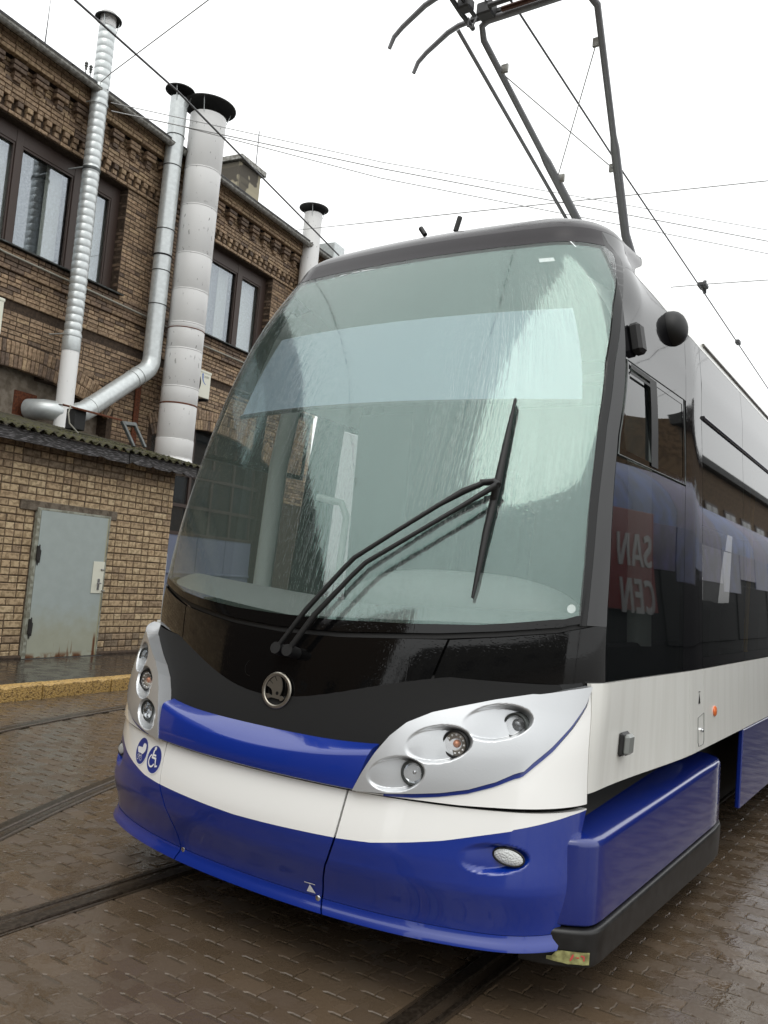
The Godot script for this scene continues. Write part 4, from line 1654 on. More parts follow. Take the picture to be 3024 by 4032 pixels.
	put("box", box_mesh(Vector3(0.2, 0.3, 0.2), 0.01), M["room_dark"], sh, Transform3D(Basis(), Vector3(0.1, 0.25, 0)))
	put("loose_cable", tube_mesh([Vector3(-0.1, 0.42, 0.1), Vector3(-0.16, 0.3, 0.14), Vector3(-0.14, 0.15, 0.16), Vector3(0.0, 0.03, 0.2)], 0.012, 6), M["cable_grey"], sh)

func chipped_board(s: Vector3) -> ArrayMesh:
	var mb := MB.new()
	var n := 24
	var g := []
	for i in n + 1:
		var x := (float(i) / n - 0.5) * s.x
		var e := rng.randf_range(0.0, 0.008) + (0.025 if rng.randf() < 0.08 else 0.0)
		var t := rng.randf_range(0.0, 0.004)
		g.append(PackedVector3Array([Vector3(x, -s.y / 2 + e, -s.z / 2), Vector3(x, -s.y / 2 + e, s.z / 2 - 0.004), Vector3(x, -s.y / 2 + e + 0.006, s.z / 2), Vector3(x, s.y / 2 - 0.006, s.z / 2 - t), Vector3(x, s.y / 2, s.z / 2 - 0.006), Vector3(x, s.y / 2, -s.z / 2)]))
	mb.grid(g, func(p: Vector3): return Vector3(0, p.y, p.z * 2.0 + 0.01))
	for e2 in [0, n]:
		var row: PackedVector3Array = g[e2]
		for k in row.size() - 2:
			mb.tri(row[0], row[k + 1], row[k + 2], Vector3(-1 if e2 == 0 else 1, 0, 0))
	return mb.done()

# ------------------------------------------------------------------ what the tram's panels and glass mirror
func build_surroundings() -> void:
	# neighbouring tram with a blue advertisement
	var t := thing("parked_tram", "blue advertising tram parked on the far side of the white and blue tram", "tram", Transform3D(Basis(), Vector3(4.35, 0, -4.4)))
	var shell := MB.new()
	var prof := [Vector2(-1.2, 0.35), Vector2(-1.25, 1.0), Vector2(-1.25, 2.35), Vector2(-1.2, 2.75), Vector2(-1.05, 3.1), Vector2(-0.8, 3.35), Vector2(-0.3, 3.46), Vector2(0.3, 3.46), Vector2(0.8, 3.35), Vector2(1.05, 3.1), Vector2(1.2, 2.75), Vector2(1.25, 2.35), Vector2(1.25, 1.0), Vector2(1.2, 0.35)]
	var g := []
	for z in [0.0, -6.0, -13.0, -20.0]:
		var r := PackedVector3Array()
		for p in prof:
			r.append(Vector3(p.x, p.y, z))
		g.append(r)
	shell.grid(g, func(p: Vector3): return Vector3(p.x, p.y - 1.8, 0))
	for k in prof.size() - 2:
		shell.tri(g[0][0], g[0][k + 1], g[0][k + 2], Vector3.BACK)
	put("body", shell.done(), M["ad_dark"], t)
	for k in 15:
		var cv := MB.new()
		var cg := []
		for q in 6:
			var pr := [Vector2(-1.262, 2.56), Vector2(-1.258, 2.75), Vector2(-1.16, 2.98), Vector2(-1.04, 3.14), Vector2(-0.80, 3.37), Vector2(-0.3, 3.48)][q] as Vector2
			cg.append(PackedVector3Array([Vector3(pr.x - 0.004, pr.y, -0.02 - k * 1.33), Vector3(pr.x - 0.004, pr.y, -1.34 - k * 1.33)]))
		cv.grid(cg, func(p: Vector3): return Vector3(-1, 0.4, 0))
		put("cove_panel", cv.done(), M[["ad_blue", "ad_blue", "ad_violet", "ad_mid", "ad_violet"][k % 5]], t)
		put("ad_strip", box_mesh(Vector3(0.012, 0.42 + 0.12 * (k % 3), 1.3), 0.003), M[["ad_mid", "ad_violet", "ad_mid", "ad_blue", "ad_violet"][k % 5]], t, Transform3D(Basis(), Vector3(-1.262, 2.36 - 0.06 * (k % 3), -0.68 - k * 1.33)))
	for k in 6:
		put("window", box_mesh(Vector3(0.03, 0.9, 2.5), 0.01), M["ad_dark"], t, Transform3D(Basis(), Vector3(-1.25, 1.6, -3.4 - k * 2.75)))
	put("drip_rail", tube_mesh([Vector3(-1.22, 2.72, 0.0), Vector3(-1.22, 2.72, -20.0)], 0.03, 6), M["zinc_dark"], t)
	put("red_sign", box_mesh(Vector3(0.03, 1.15, 1.5), 0.005), M["ad_red"], t, Transform3D(Basis(), Vector3(-1.285, 2.08, -1.1)))
	put("lettering", text_mesh("SAN", 0.52, "Droid Sans", true, 0.01), M["ad_white"], t, Transform3D(Basis(Vector3.UP, -PI / 2), Vector3(-1.303, 2.2, -1.8)))
	put("lettering", text_mesh("CEN", 0.52, "Droid Sans", true, 0.01), M["ad_white"], t, Transform3D(Basis(Vector3.UP, -PI / 2), Vector3(-1.303, 1.66, -1.8)))
	put("skirt", box_mesh(Vector3(2.3, 0.4, 19.6), 0.02), M["under"], t, Transform3D(Basis(), Vector3(0, 0.3, -10)))
	# brick hall on that side
	var h := thing("brick_hall", "tall brick hall on the right of the yard, mirrored in the tram's side", "building", Transform3D(Basis(), Vector3(9.5, 0, -30)))
	put("wall", box_mesh(Vector3(6, 9.6, 40), 0.02), M["far_brick"], h, Transform3D(Basis(), Vector3(3, 4.8, -18)))
	put("cornice", box_mesh(Vector3(0.5, 0.5, 40.4), 0.02), M["roof_dark"], h, Transform3D(Basis(), Vector3(-0.1, 9.5, -18)))
	for k in 9:
		var w := put("window", box_mesh(Vector3(0.1, 2.2, 2.6), 0.01), M["frame_brown"], h, Transform3D(Basis(), Vector3(-0.02, 6.2, -1.5 - k * 4.2)))
		put("pane", box_mesh(Vector3(0.04, 1.9, 1.1), 0.01), M["black_side"], w, Transform3D(Basis(), Vector3(-0.05, 0, -0.62)))
		put("pane", box_mesh(Vector3(0.04, 1.9, 1.1), 0.01), M["black_side"], w, Transform3D(Basis(), Vector3(-0.05, 0, 0.62)))
	# depot buildings and trees behind the photographer
	var specs := [[Vector3(17, 0, 27), Vector3(24, 7.0, 8), "grey depot hall behind the photographer with a flat roof", "far_grey"], [Vector3(-14.5, 0, 30), Vector3(32, 13.5, 8), "tall brick hall behind the photographer across the yard", "far_brick"]]
	for sp in specs:
		var o := thing("depot_hall", sp[2], "building", Transform3D(Basis(), sp[0]))
		put("wall", box_mesh(sp[1], 0.02), M[sp[3]], o, Transform3D(Basis(), Vector3(0, sp[1].y / 2, 0)))
		put("roof", box_mesh(sp[1] * Vector3(1.02, 0.03, 1.03), 0.02), M["roof_dark"], o, Transform3D(Basis(), Vector3(0, sp[1].y + 0.08, 0)))
		for k in 6:
			put("window", box_mesh(Vector3(1.8, 1.6, 0.1), 0.02), M["black_side"], o, Transform3D(Basis(), Vector3(-sp[1].x / 2 + 2 + k * (sp[1].x - 4) / 5.0, 3.2, -sp[1].z / 2)))
	for k in 3:
		var p := [Vector3(1.5, 0, 27), Vector3(4.0, 0, 31), Vector3(26, 0, 10)][k] as Vector3
		var o := thing("bare_tree", ["slender bare tree between the two depot halls", "taller bare tree beyond the slender one", "bare tree on the right of the yard behind the photographer"][k], "tree", Transform3D(Basis(), p), "trees behind the photographer")
		put("trunk", tube_mesh([Vector3.ZERO, Vector3(0.1, 3, 0), Vector3(0.0, 7.5 + k, 0.2)], [0.2, 0.14, 0.04], 8), M["bark"], o)
		for q in 9:
			var a := q * 2.4
			var y := 2.6 + q * 0.5
			put("limb", tube_mesh([Vector3(0.05, y, 0), Vector3(cos(a) * 0.9, y + 0.9, sin(a) * 0.9), Vector3(cos(a) * 1.5, y + 2.1, sin(a) * 1.5)], [0.06, 0.04, 0.01], 5), M["bark"], o)

# ------------------------------------------------------------------ overhead wires
func wire(label: String, pts: Array, r: float, m := "wire", group := "wires over the yard") -> Node3D:
	var o := thing("overhead_wire", label, "wire", Transform3D(Basis(), pts[0]), group)
	var rel := []
	for p in pts:
		rel.append(p - pts[0])
	put("strand", tube_mesh(rel, r, 6), M[m], o)
	return o

func on_height(u: float, v: float, y: float) -> Vector3:
	return Vector3(u, y, v)

func build_wires() -> void:
	var o := wire("contact wire running above the tram's roof to the far right", [Vector3(-0.10, 5.22, 8), Vector3(-0.14, 5.2, -1.8), Vector3(-0.21, 5.2, -4.1), Vector3(-0.28, 5.2, -7.3), Vector3(-0.40, 5.2, -12.5), Vector3(-0.5, 5.2, -30)], 0.008)
	var cl := Vector3(-0.28, 5.2, -7.3) - Vector3(-0.10, 5.22, 8)
	put("clamp", box_mesh(Vector3(0.10, 0.05, 0.16), 0.01), M["panto_dark"], o, Transform3D(Basis(), cl + Vector3(0, 0.06, 0)))
	put("hanger", tube_mesh([cl + Vector3(0.0, 0, -0.1), cl + Vector3(0.02, 0.12, 0)], 0.02, 6), M["panto_dark"], o)
	put("clamp", box_mesh(Vector3(0.06, 0.06, 0.12), 0.01), M["panto_dark"], o, Transform3D(Basis(), Vector3(-0.335, 5.22, -9.6) - Vector3(-0.10, 5.22, 8)))
	wire("dark contact wire slanting across the flues down to the tram's roof edge", [Vector3(-2.4, 5.4, 3.0), Vector3(-3.02, 5.4, -0.55), Vector3(-3.22, 5.4, -1.68), Vector3(-4.15, 5.4, -5.25), Vector3(-4.45, 5.4, -9), Vector3(-4.6, 5.4, -30)], 0.009)
	wire("thin wire from the top edge down to the eaves behind the slim flue", [Vector3(1.0, 7.0, -1.78), Vector3(-3.96, 7.0, -2.55), Vector3(-5.93, 7.0, -2.94), Vector3(-10.2, 9.56, -5.75)], 0.006, "wire_grey")
	wire("uppermost of the three faint parallel wires rising to the left behind the pantograph", [Vector3(-6.46, 7.0, -3.36), Vector3(-4.21, 7.0, -5.99), Vector3(-0.1, 7.0, -10.04), Vector3(6, 7.1, -16)], 0.005, "wire_grey")
	wire("middle one of the three faint parallel wires behind the pantograph", [Vector3(-6.62, 7.0, -3.49), Vector3(-4.31, 7.0, -6.14), Vector3(-0.17, 7.0, -10.45), Vector3(6, 7.1, -16.6)], 0.007, "wire_grey")
	wire("lowest of the three faint parallel wires behind the pantograph", [Vector3(-6.03, 7.0, -4.18), Vector3(-4.47, 7.0, -6.37), Vector3(-0.25, 7.0, -10.94), Vector3(6, 7.1, -17.3)], 0.006, "wire_grey")
	wire("span wire rising gently to the right behind both pantograph tubes", [Vector3(-10.90, 9.36, -11.65), Vector3(-3.9, 6.0, -5.67), Vector3(0.55, 6.0, -6.42), Vector3(8, 6.3, -7.7)], 0.006, "wire_grey")
	wire("short span wire holding the insulator right of the tram's roof", [Vector3(-2.4, 5.34, -7.3), Vector3(-0.28, 5.32, -7.42), Vector3(0.4, 5.32, -7.52), Vector3(8, 5.5, -8.5)], 0.006, "wire_grey")

# ------------------------------------------------------------------ the tram's body
# Three skins, each a stack of plan curves: rows of height, half width, nose reach, two bulge factors, corner radius.
# A point on a skin is (u, y): |u| up to 1 lies on the nose, up to 2 round the corner, beyond that back along the side.
const SKIN := [
	[[.18, 1.20, .240, .13, .07, .42], [.30, 1.20, .232, .13, .07, .42], [.44, 1.20, .296, .15, .07, .42], [.455, 1.20, .302, .15, .075, .42], [.47, 1.20, .307, .15, .08, .42], [.56, 1.20, .325, .16, .10, .42], [.76, 1.20, .285, .16, .09, .42], [.9, 1.20, .25, .16, .09, .42]],
	[[.70, 1.21, .315, .17, .085, .42], [.82, 1.21, .305, .18, .085, .42], [.95, 1.215, .275, .19, .075, .40], [1.08, 1.22, .23, .21, .055, .38], [1.25, 1.22, .17, .25, .01, .34]],
	[[.80, 1.20, .21, .36, .0, .28], [1.02, 1.21, .205, .34, .0, .28], [1.30, 1.22, .15, .29, .0, .28], [1.80, 1.235, -.02, .23, .0, .30], [2.40, 1.215, -.28, .17, .0, .30], [2.80, 1.12, -.46, .13, .0, .30], [3.12, .96, -.62, .10, .0, .30], [3.24, .90, -.70, .10, .0, .28], [3.34, .76, -.90, .10, .0, .24], [3.42, .50, -1.22, .10, .0, .15]],
]
const BODY := [[0.0, 1.275], [.77, 1.272], [1.18, 1.25], [2.2, 1.195], [2.45, 1.175], [2.65, 1.165], [2.85, 1.14], [3.0, 1.10], [3.12, 1.035], [3.22, .95], [3.30, .85], [3.37, .70], [3.42, .50]]
const ZB := -1.55
const SEAM := [[.245, .404], [.29, .388], [.38, .405], [.463, .431], [.554, .447], [.717, .468]]
const WHITE_LOW := [[0.0, .540], [.16, .544], [.45, .554], [.57, .562], [.70, .585], [.80, .605], [.90, .632], [1.02, .663], [1.38, .692], [1.6, .708], [1.87, .7195]]
const SKIRT_END := [[.245, 1.57], [.30, 1.62], [.45, 1.72], [.61, 1.79], [.722, 1.868]]
const FENDER_LOW := [[.49, .725], [.73, .731], [.84, .731], [1.0, .736], [1.44, .741], [1.87, .745]]
const STRIPE := [[.49, .7275], [.62, .733], [.70, .741], [.78, .756], [.86, .777], [.934, .809], [.98, .839], [1.09, .883], [1.24, .939], [1.39, 1.016], [1.515, 1.094], [1.56, 1.15]]
const SILVER_LOW := [[.492, .7285], [.605, .738], [.695, .751], [.78, .766], [.86, .788], [.932, .821], [.977, .853], [1.065, .895], [1.211, .951], [1.363, 1.022], [1.499, 1.10], [1.551, 1.153], [1.562, 1.164]]
const SILVER_TOP := [[.492, .731], [.516, .797], [.546, .87], [.58, .933], [.623, .984], [.695, 1.029], [.769, 1.057], [.874, 1.095], [.978, 1.126], [1.30, 1.151], [1.562, 1.166]]
const FRONT_SEAM := [[.745, 1.826], [.955, 1.694], [1.165, 1.568]]
const BLACK_LOW := [[0.0, .87], [.44, .87], [.503, .90], [.553, .955], [.63, 1.003], [.706, 1.033], [.813, 1.073], [.918, 1.105], [1.106, 1.136], [1.43, 1.155], [1.76, 1.178]]
const GROOVE := [[0.0, 1.248], [.27, 1.256], [.42, 1.27], [.62, 1.289], [.81, 1.318], [.92, 1.339], [1.03, 1.36], [1.42, 1.386], [1.75, 1.39]]
const GLASS_LOW := [[0.0, 1.318], [.24, 1.321], [.5, 1.335], [.74, 1.356], [.86, 1.378], [.975, 1.403], [1.14, 1.421], [1.3, 1.43]]
const GLASS_SIDE := [[1.25, 1.20], [1.48, 1.19], [1.79, 1.156], [1.95, 1.149], [2.19, 1.142], [2.46, 1.20], [2.75, 1.386], [2.91, 1.547], [3.02, 1.66], [3.07, 1.68], [3.105, 1.58], [3.2, 1.5]]
const PILLAR := [[1.18, 1.74], [1.46, 1.585], [1.75, 1.47], [1.96, 1.42], [2.15, 1.392], [2.52, 1.447], [3.0, 1.56]]
const SHOULDER_LOW := [[2.02, 3.004], [2.25, 2.963], [2.46, 2.914], [2.77, 2.866], [3.17, 2.853], [30.0, 2.853]]
const SHOULDER_TOP := [[2.02, 3.006], [2.12, 3.06], [2.35, 3.135], [2.55, 3.25], [2.75, 3.34], [3.0, 3.40], [3.2, 3.42], [30.0, 3.42]]

var skin_cache := {}

func skin_row(k: int, y: float) -> Array:
	var key := k * 100000 + int(round(y * 20000.0))
	if skin_cache.has(key):
		return skin_cache[key]
	var K: Array = SKIN[k]
	var j := 0
	while j < K.size() - 2 and y > K[j + 1][0]:
		j += 1
	var h: float = K[j + 1][0] - K[j][0]
	var t: float = (y - K[j][0]) / h
	var res := []
	for c in range(1, 6):
		var m0: float
		var m1: float
		if j > 0:
			m0 = (K[j + 1][c] - K[j - 1][c]) / (K[j + 1][0] - K[j - 1][0])
		else:
			m0 = (K[1][c] - K[0][c]) / (K[1][0] - K[0][0])
		if j + 2 < K.size():
			m1 = (K[j + 2][c] - K[j][c]) / (K[j + 2][0] - K[j][0])
		else:
			m1 = (K[j + 1][c] - K[j][c]) / h
		res.append((2 * t * t * t - 3 * t * t + 1) * K[j][c] + (t * t * t - 2 * t * t + t) * h * m0 + (-2 * t * t * t + 3 * t * t) * K[j + 1][c] + (t * t * t - t * t) * h * m1)
	var W: float = res[0]
	var a: float = res[2]
	var b: float = res[3]
	var r: float = res[4]
	var xp := W - 0.1
	for it in 14:
		xp = 0.5 * xp + 0.5 * (W - r + r * sin(atan(2 * a * xp + 4 * b * xp * xp * xp)))
	var ph := atan(2 * a * xp + 4 * b * xp * xp * xp)
	res.append(xp)
	res.append(ph)
	res.append(res[1] - a * xp * xp - b * xp * xp * xp * xp - r * cos(ph))
	res.append(tab(BODY, y))
	skin_cache[key] = res
	return res

func sp(k: int, us: float, y: float) -> Vector3:
	var p := sp_round(k, us, y)
	if k == 2 and absf(us) < 3.0 and y < 3.0:
		# behind the windscreen pillar the cab side is flat
		var pl := tab(PILLAR, y)
		if absf(us) > pl:
			var q := sp_round(k, pl, y)
			var t := (p.z - q.z) / (ZB - q.z)
			var fl := lerpf(q.x, tab(BODY, y), t)
			p.x = signf(us) * lerpf(fl, absf(p.x), smoothstep(2.6, 3.0, y))
	return p

# the flat cab side by its distance along the tram
func side_point(z: float, y: float, sg: float, lift := 0.0) -> Vector3:
	var q := sp_round(2, tab(PILLAR, y), y)
	var t := (z - q.z) / (ZB - q.z)
	return Vector3(sg * (lerpf(q.x, tab(BODY, y), t) + lift), y + lift * 0.05, z)

func sp_round(k: int, us: float, y: float) -> Vector3:
	var q := skin_row(k, y)
	var s := -1.0 if us < 0.0 else 1.0
	var u := absf(us)
	var x: float
	var z: float
	if u <= 1.0:
		x = u * q[5]
		z = q[1] - q[2] * x * x - q[3] * x * x * x * x
	elif u <= 2.0:
		var t: float = q[6] + (PI / 2 - q[6]) * (u - 1.0)
		x = q[0] - q[4] + q[4] * sin(t)
		z = q[7] + q[4] * cos(t)
	else:
		var w := 1.0
		if u <= 3.0:
			var t := u - 2.0
			z = q[7] + (ZB - q[7]) * t
			w = t * t * (3.0 - 2.0 * t)
		else:
			z = ZB - (u - 3.0)
		x = q[0] + (q[8] - q[0]) * w
	return Vector3(s * x, y, z)

func sn(k: int, u: float, y: float) -> Vector3:
	var e := 0.004
	var n := (sp(k, u + e, y) - sp(k, u - e, y)).cross(sp(k, u, y + e) - sp(k, u, y - e)).normalized()
	var c := sp(k, u, y)
	var o := Vector3(c.x, 0.0, c.z + 2.2) if absf(u) < 2.0 else Vector3(signf(u), 0.2, 0.0)
	return n if n.dot(o) > 0.0 else -n

# A sheet of the body: s runs from ua(y) to ub(y), t from lo(u) to hi(u); off(u, y) lifts it off the skin; depth > 0 folds its edges inwards.
func sheet(k: int, us: Array, ua, ub, lo: Callable, hi: Callable, nv: int, off, depth: float, out_mb: MB = null) -> ArrayMesh:
	var mb := out_mb if out_mb else MB.new()
	var g := []
	var gu := []
	var u0: float = us[0]
	var u1: float = us[us.size() - 1]
	for j in nv + 1:
		g.append(PackedVector3Array())
		gu.append([])
	for i in us.size():
		var un: float = us[i]
		var s: float = (un - u0) / (u1 - u0)
		var y0: float = lo.call(absf(un))
		var y1: float = hi.call(absf(un))
		for j in nv + 1:
			var y := lerpf(y0, y1, float(j) / nv)
			var u := un
			if ua != null:
				var ea: float = ua.call(y)
				u += (ea - u0) * pow(1.0 - s, 6.0)
			if ub != null:
				var eb: float = ub.call(y)
				u += (eb - u1) * pow(s, 6.0)
			gu[j].append(Vector2(u, y))
			var p := sp(k, u, y)
			var o: float = off if off is float else off.call(u, y)
			if o != 0.0:
				p += sn(k, u, y) * o
			g[j].append(p)
	var uvs := []
	for j in nv + 1:
		var row := PackedVector2Array()
		for q in gu[j]:
			row.append(Vector2(q.x if absf(q.x) < 2.0 else signf(q.x) * (2.0 + (absf(q.x) - 2.0)), q.y))
		uvs.append(row)
	var base := mb.v.size()
	mb.grid(g, func(p: Vector3): return Vector3(p.x, 0.15, p.z + 2.2) if p.z > -1.2 else Vector3(p.x, 0.25 if p.y > 2.8 else 0.0, 0.0), uvs)
	if depth > 0.0:
		var rows := nv + 1
		var cols := us.size()
		var ring := []
		for i in cols:
			ring.append([0, i])
		for j in range(1, rows):
			ring.append([j, cols - 1])
		for i in range(cols - 2, -1, -1):
			ring.append([rows - 1, i])
		for j in range(rows - 2, 0, -1):
			ring.append([j, 0])
		var mid: Vector3 = g[rows / 2][cols / 2]
		for q in ring.size():
			var a: Array = ring[q]
			var b: Array = ring[(q + 1) % ring.size()]
			var pa: Vector3 = g[a[0]][a[1]]
			var pb: Vector3 = g[b[0]][b[1]]
			var na := mb.n[base + a[0] * cols + a[1]]
			var nb := mb.n[base + b[0] * cols + b[1]]
			mb.quad(pa, pb, pb - nb * depth, pa - na * depth, ((pa + pb) / 2 - mid) + (pb - pa).cross(na) * 0.0)
	return mb.done() if out_mb == null else null

func span(a: float, b: float, n: int) -> Array:
	var r := []
	for i in n + 1:
		r.append(lerpf(a, b, float(i) / n))
	return r

func curve(t: Array) -> Callable:
	return func(x: float): return tab(t, x)

func flat(v: float) -> Callable:
	return func(_x: float): return v

# local frame on a skin: x along it, y up, z out of it
func spot(k: int, u: float, y: float, lift := 0.0) -> Transform3D:
	var e := 0.003
	var n := sn(k, u, y)
	var x := (sp(k, u + e, y) - sp(k, u - e, y)).normalized()
	var yy := n.cross(x).normalized()
	return Transform3D(Basis(x, yy, n), sp(k, u, y) + n * lift)

# a flat figure laid on a skin round (u, y); coordinates in metres
func figure(k: int, u: float, y: float, pts: Array, lift: float, mb: MB) -> void:
	var poly := PackedVector2Array()
	for p in pts:
		poly.append(Vector2(p[0], p[1]) if p is Array else p)
	var e := 0.003
	var du := (sp(k, u + e, y) - sp(k, u - e, y)).length() / (2 * e)
	var dv := (sp(k, u, y + e) - sp(k, u, y - e)).length() / (2 * e)
	# keeps circles round where the nose slopes: shear of the height along the skin
	var tri := Geometry2D.triangulate_polygon(poly)
	var P := []
	var N := []
	for p in poly:
		var uu := u + p.x / du
		var yy := y + p.y / dv
		var n := sn(k, uu, yy)
		P.append(sp(k, uu, yy) + n * lift)
		N.append(n)
	for q in range(0, tri.size(), 3):
		mb.tri(P[tri[q]], P[tri[q + 1]], P[tri[q + 2]], N[tri[q]])

func disc(r: float, n := 32, c := Vector2.ZERO) -> Array:
	var a := []
	for k in n:
		a.append(c + Vector2(cos(TAU * k / n), sin(TAU * k / n)) * r)
	return a

func ring_figure(k: int, u: float, y: float, r0: float, r1: float, lift: float, mb: MB, c := Vector2.ZERO, a0 := 0.0, a1 := TAU, n := 36) -> void:
	for q in n:
		var a := lerpf(a0, a1, float(q) / n)
		var b := lerpf(a0, a1, float(q + 1) / n)
		figure(k, u, y, [c + Vector2(cos(a), sin(a)) * r0, c + Vector2(cos(a), sin(a)) * r1, c + Vector2(cos(b), sin(b)) * r1, c + Vector2(cos(b), sin(b)) * r0], lift, mb)

const RECESS := [[.893, 1.018, .125, .062], [.738, .925, .118, .064], [.628, .808, .105, .060]]
const LAMPS := [[.955, 1.020], [.793, .938], [.684, .821]]

var arcs := {}

func arc(k: int, u: float) -> float:
	if not arcs.has(k):
		var t := [[0.0, 0.0]]
		var y: float = [0.56, 0.95, 1.6][k]
		var l := 0.0
		var last := sp(k, 0.0001, y)
		for q in range(1, 181):
			var p := sp(k, q * 0.01, y)
			l += (p - last).length()
			last = p
			t.append([q * 0.01, l])
		arcs[k] = t
	var q := clampf(u * 100.0, 0.0, 179.99)
	var i := int(q)
	return lerpf(arcs[k][i][1], arcs[k][i + 1][1], q - i)

# teardrop hollows round the three headlights
func hollow(u: float, y: float) -> float:
	var o := 0.014
	var a := absf(u)
	var l := arc(1, a)
	for q in RECESS:
		var dl: float = l - arc(1, q[0])
		var dx: float = dl / q[2]
		var dy: float = (y - q[1] - dl * 0.11) / q[3]
		var d := dx * dx + dy * dy
		if d < 1.0:
			var fall := smoothstep(0.0, 0.22, 1.0 - d)
			var deep := smoothstep(-1.1, 0.5, dx)
			o -= 0.044 * fall * deep
	return o

func fog_hollow(u: float, y: float) -> float:
	var a := absf(u)
	var dx: float = (arc(0, a) - arc(0, .955)) / .135
	var dy: float = (y - .562) / .047
	var d := dx * dx + dy * dy
	if d < 1.0:
		return -0.03 * smoothstep(0.0, 0.3, 1.0 - d) * smoothstep(-1.05, 0.5, dx)
	return 0.0

func build_tram() -> void:
	var t := thing("tram", "white and blue tram with a big rain-streaked windscreen and raised pantograph", "tram")
	tram_front(t)
	tram_glass(t)
	tram_sides(t)
	tram_lower(t)
	tram_cab(t)
	tram_roof(t)

func tram_front(t: Node3D) -> void:
	var none = null
	var gap := 0.004
	# apron below the nose: a middle panel and two corner panels, each white above and blue below with a turned lip
	for side in [0, -1, 1]:
		var sg := float(side)
		var us: Array
		var ua = none
		var ub = none
		if side == 0:
			us = span(-.44, .44, 48)
			ua = func(y: float): return -(tab(SEAM, y) - gap)
			ub = func(y: float): return tab(SEAM, y) - gap
		else:
			us = []
			for q in span(.44, 1.8, 190):
				us.append(q * sg)
			ua = func(y: float): return sg * (tab(SEAM, y) + gap)
			ub = func(y: float): return sg * tab(SKIRT_END, y)
		var dent := func(u: float, y: float): return fog_hollow(u, y)
		var low := put("apron_panel", sheet(0, us, ua, ub, flat(.298), curve(WHITE_LOW), 48 if side else 20, dent if side else 0.0, 0.025), M["blue"], t)
		put("white_band", sheet(0, us, ua, ub, curve(WHITE_LOW), func(u: float): return .7205, 8, 0.0005, 0.025), M["white"], low)
		var lip := func(u: float, y: float): return 0.002 + 0.018 * smoothstep(.297, .25, y)
		put("lip", sheet(0, us, ua, ub, flat(.246), flat(.297), 4, lip, 0.03), M["blue"], low)
	# screws at the seams and the jacking mark
	for sg in [-1.0, 1.0]:
		var scr := MB.new()
		scr.lathe([Vector2(0, 0.004), Vector2(0.008, 0.004), Vector2(0.012, 0.0)], 14, spot(0, sg * .372, .292, 0.002) * Transform3D(Basis(Vector3.RIGHT, PI / 2), Vector3.ZERO))
		put("screw", scr.done(), M["chrome"], t)
	var mark := MB.new()
	figure(0, .34, .325, [[-0.024, 0.020], [0.024, 0.020], [0.024, 0.024], [-0.024, 0.024]], 0.003, mark)
	figure(0, .34, .325, [[-0.018, -0.016], [0.022, -0.016], [0.0, 0.017]], 0.003, mark)
	put("jacking_mark", mark.done(), M["decal_white"], t)

	# fenders, headlight housings with the blue line under them
	for sg in [-1.0, 1.0]:
		var fus := []
		for q in span(.50, 1.56, 70):
			fus.append(q * sg)
		var fend := func(y: float): return sg * tab(FRONT_SEAM, y) - sg * 0.006
		put("fender", sheet(1, fus, none, fend, curve(FENDER_LOW), func(u: float): return maxf(tab(STRIPE, u), tab(FENDER_LOW, u) + 0.002), 14, 0.0, 0.03), M["white"], t)
		var lus := []
		for q in span(.60, 1.555, 70):
			lus.append(q * sg)
		put("blue_line", sheet(1, lus, none, none, func(u: float): return tab(STRIPE, u) - 0.004, func(u: float): return maxf(tab(SILVER_LOW, u), tab(STRIPE, u) - 0.003) + 0.001, 3, 0.004, 0.03), M["blue"], t)
		var sus := []
		for q in span(.492, .66, 40):
			sus.append(q * sg)
		for q in span(.664, 1.10, 118):
			sus.append(q * sg)
		for q in span(1.11, 1.561, 24):
			sus.append(q * sg)
		var house := put("headlight_housing", sheet(1, sus, none, none, curve(SILVER_LOW), curve(SILVER_TOP), 70, func(u: float, y: float): return hollow(u, y), 0.11), M["silver"], t)
		for q in 3:
			headlight(t, sg, LAMPS[q][0], LAMPS[q][1], q)
		fog_lamp(t, sg)

	# blue bumper bar across the nose: face, rounded lip and a shelf back to the black panel
	var g := []
	for i in 49:
		var u := lerpf(-1.0, 1.0, i / 48.0)
		var a := absf(u)
		var row := PackedVector3Array()
		var ylip := .825 + .05 * a * a
		var ub := lerpf(0.0, .497, a) * signf(u)
		var ul := lerpf(0.0, .526, a) * signf(u)
		var b0 := sp(1, ub, .727)
		var l0 := sp(1, ul, ylip)
		var back := sp(2, lerpf(0.0, .50, a) * signf(u), .903)
		row.append(sp(1, ub, .729) + Vector3(0, 0.0, -0.08))
		row.append(b0 + Vector3(0, 0.002, 0.0))
		row.append(b0 + Vector3(0, 0.010, 0.012))
		row.append(b0.lerp(l0, 0.5) + Vector3(0, 0, 0.014))
		row.append(b0.lerp(l0, 0.86) + Vector3(0, 0, 0.010))
		row.append(l0 + Vector3(0, -0.004, 0.004))
		row.append(l0 + Vector3(0, 0.004, -0.006))
		row.append(l0.lerp(back, 0.2) + Vector3(0, 0.004, 0))
		row.append(l0.lerp(back, 0.6) + Vector3(0, 0.002, 0))
		row.append(back + Vector3(0, 0, -0.01))
		g.append(row)
	var bb := MB.new()
	bb.grid(g, func(p: Vector3): return Vector3(p.x * 0.4, 0.35 if p.y > .84 else 0.0, 1.0))
	for e in [0, 48]:
		var r: PackedVector3Array = g[e]
		for k in r.size() - 2:
			bb.tri(r[0], r[k + 1], r[k + 2], Vector3(-1 if e == 0 else 1, 0, 0))
	put("bumper_bar", bb.done(), M["blue"], t)
	# faint oval left on the bumper where a badge used to be
	# black nose panels
	var gapb := 0.004
	var sea := func(y: float): return lerpf(.589, .649, clampf((y - 1.026) / .243, -1.0, 1.4))
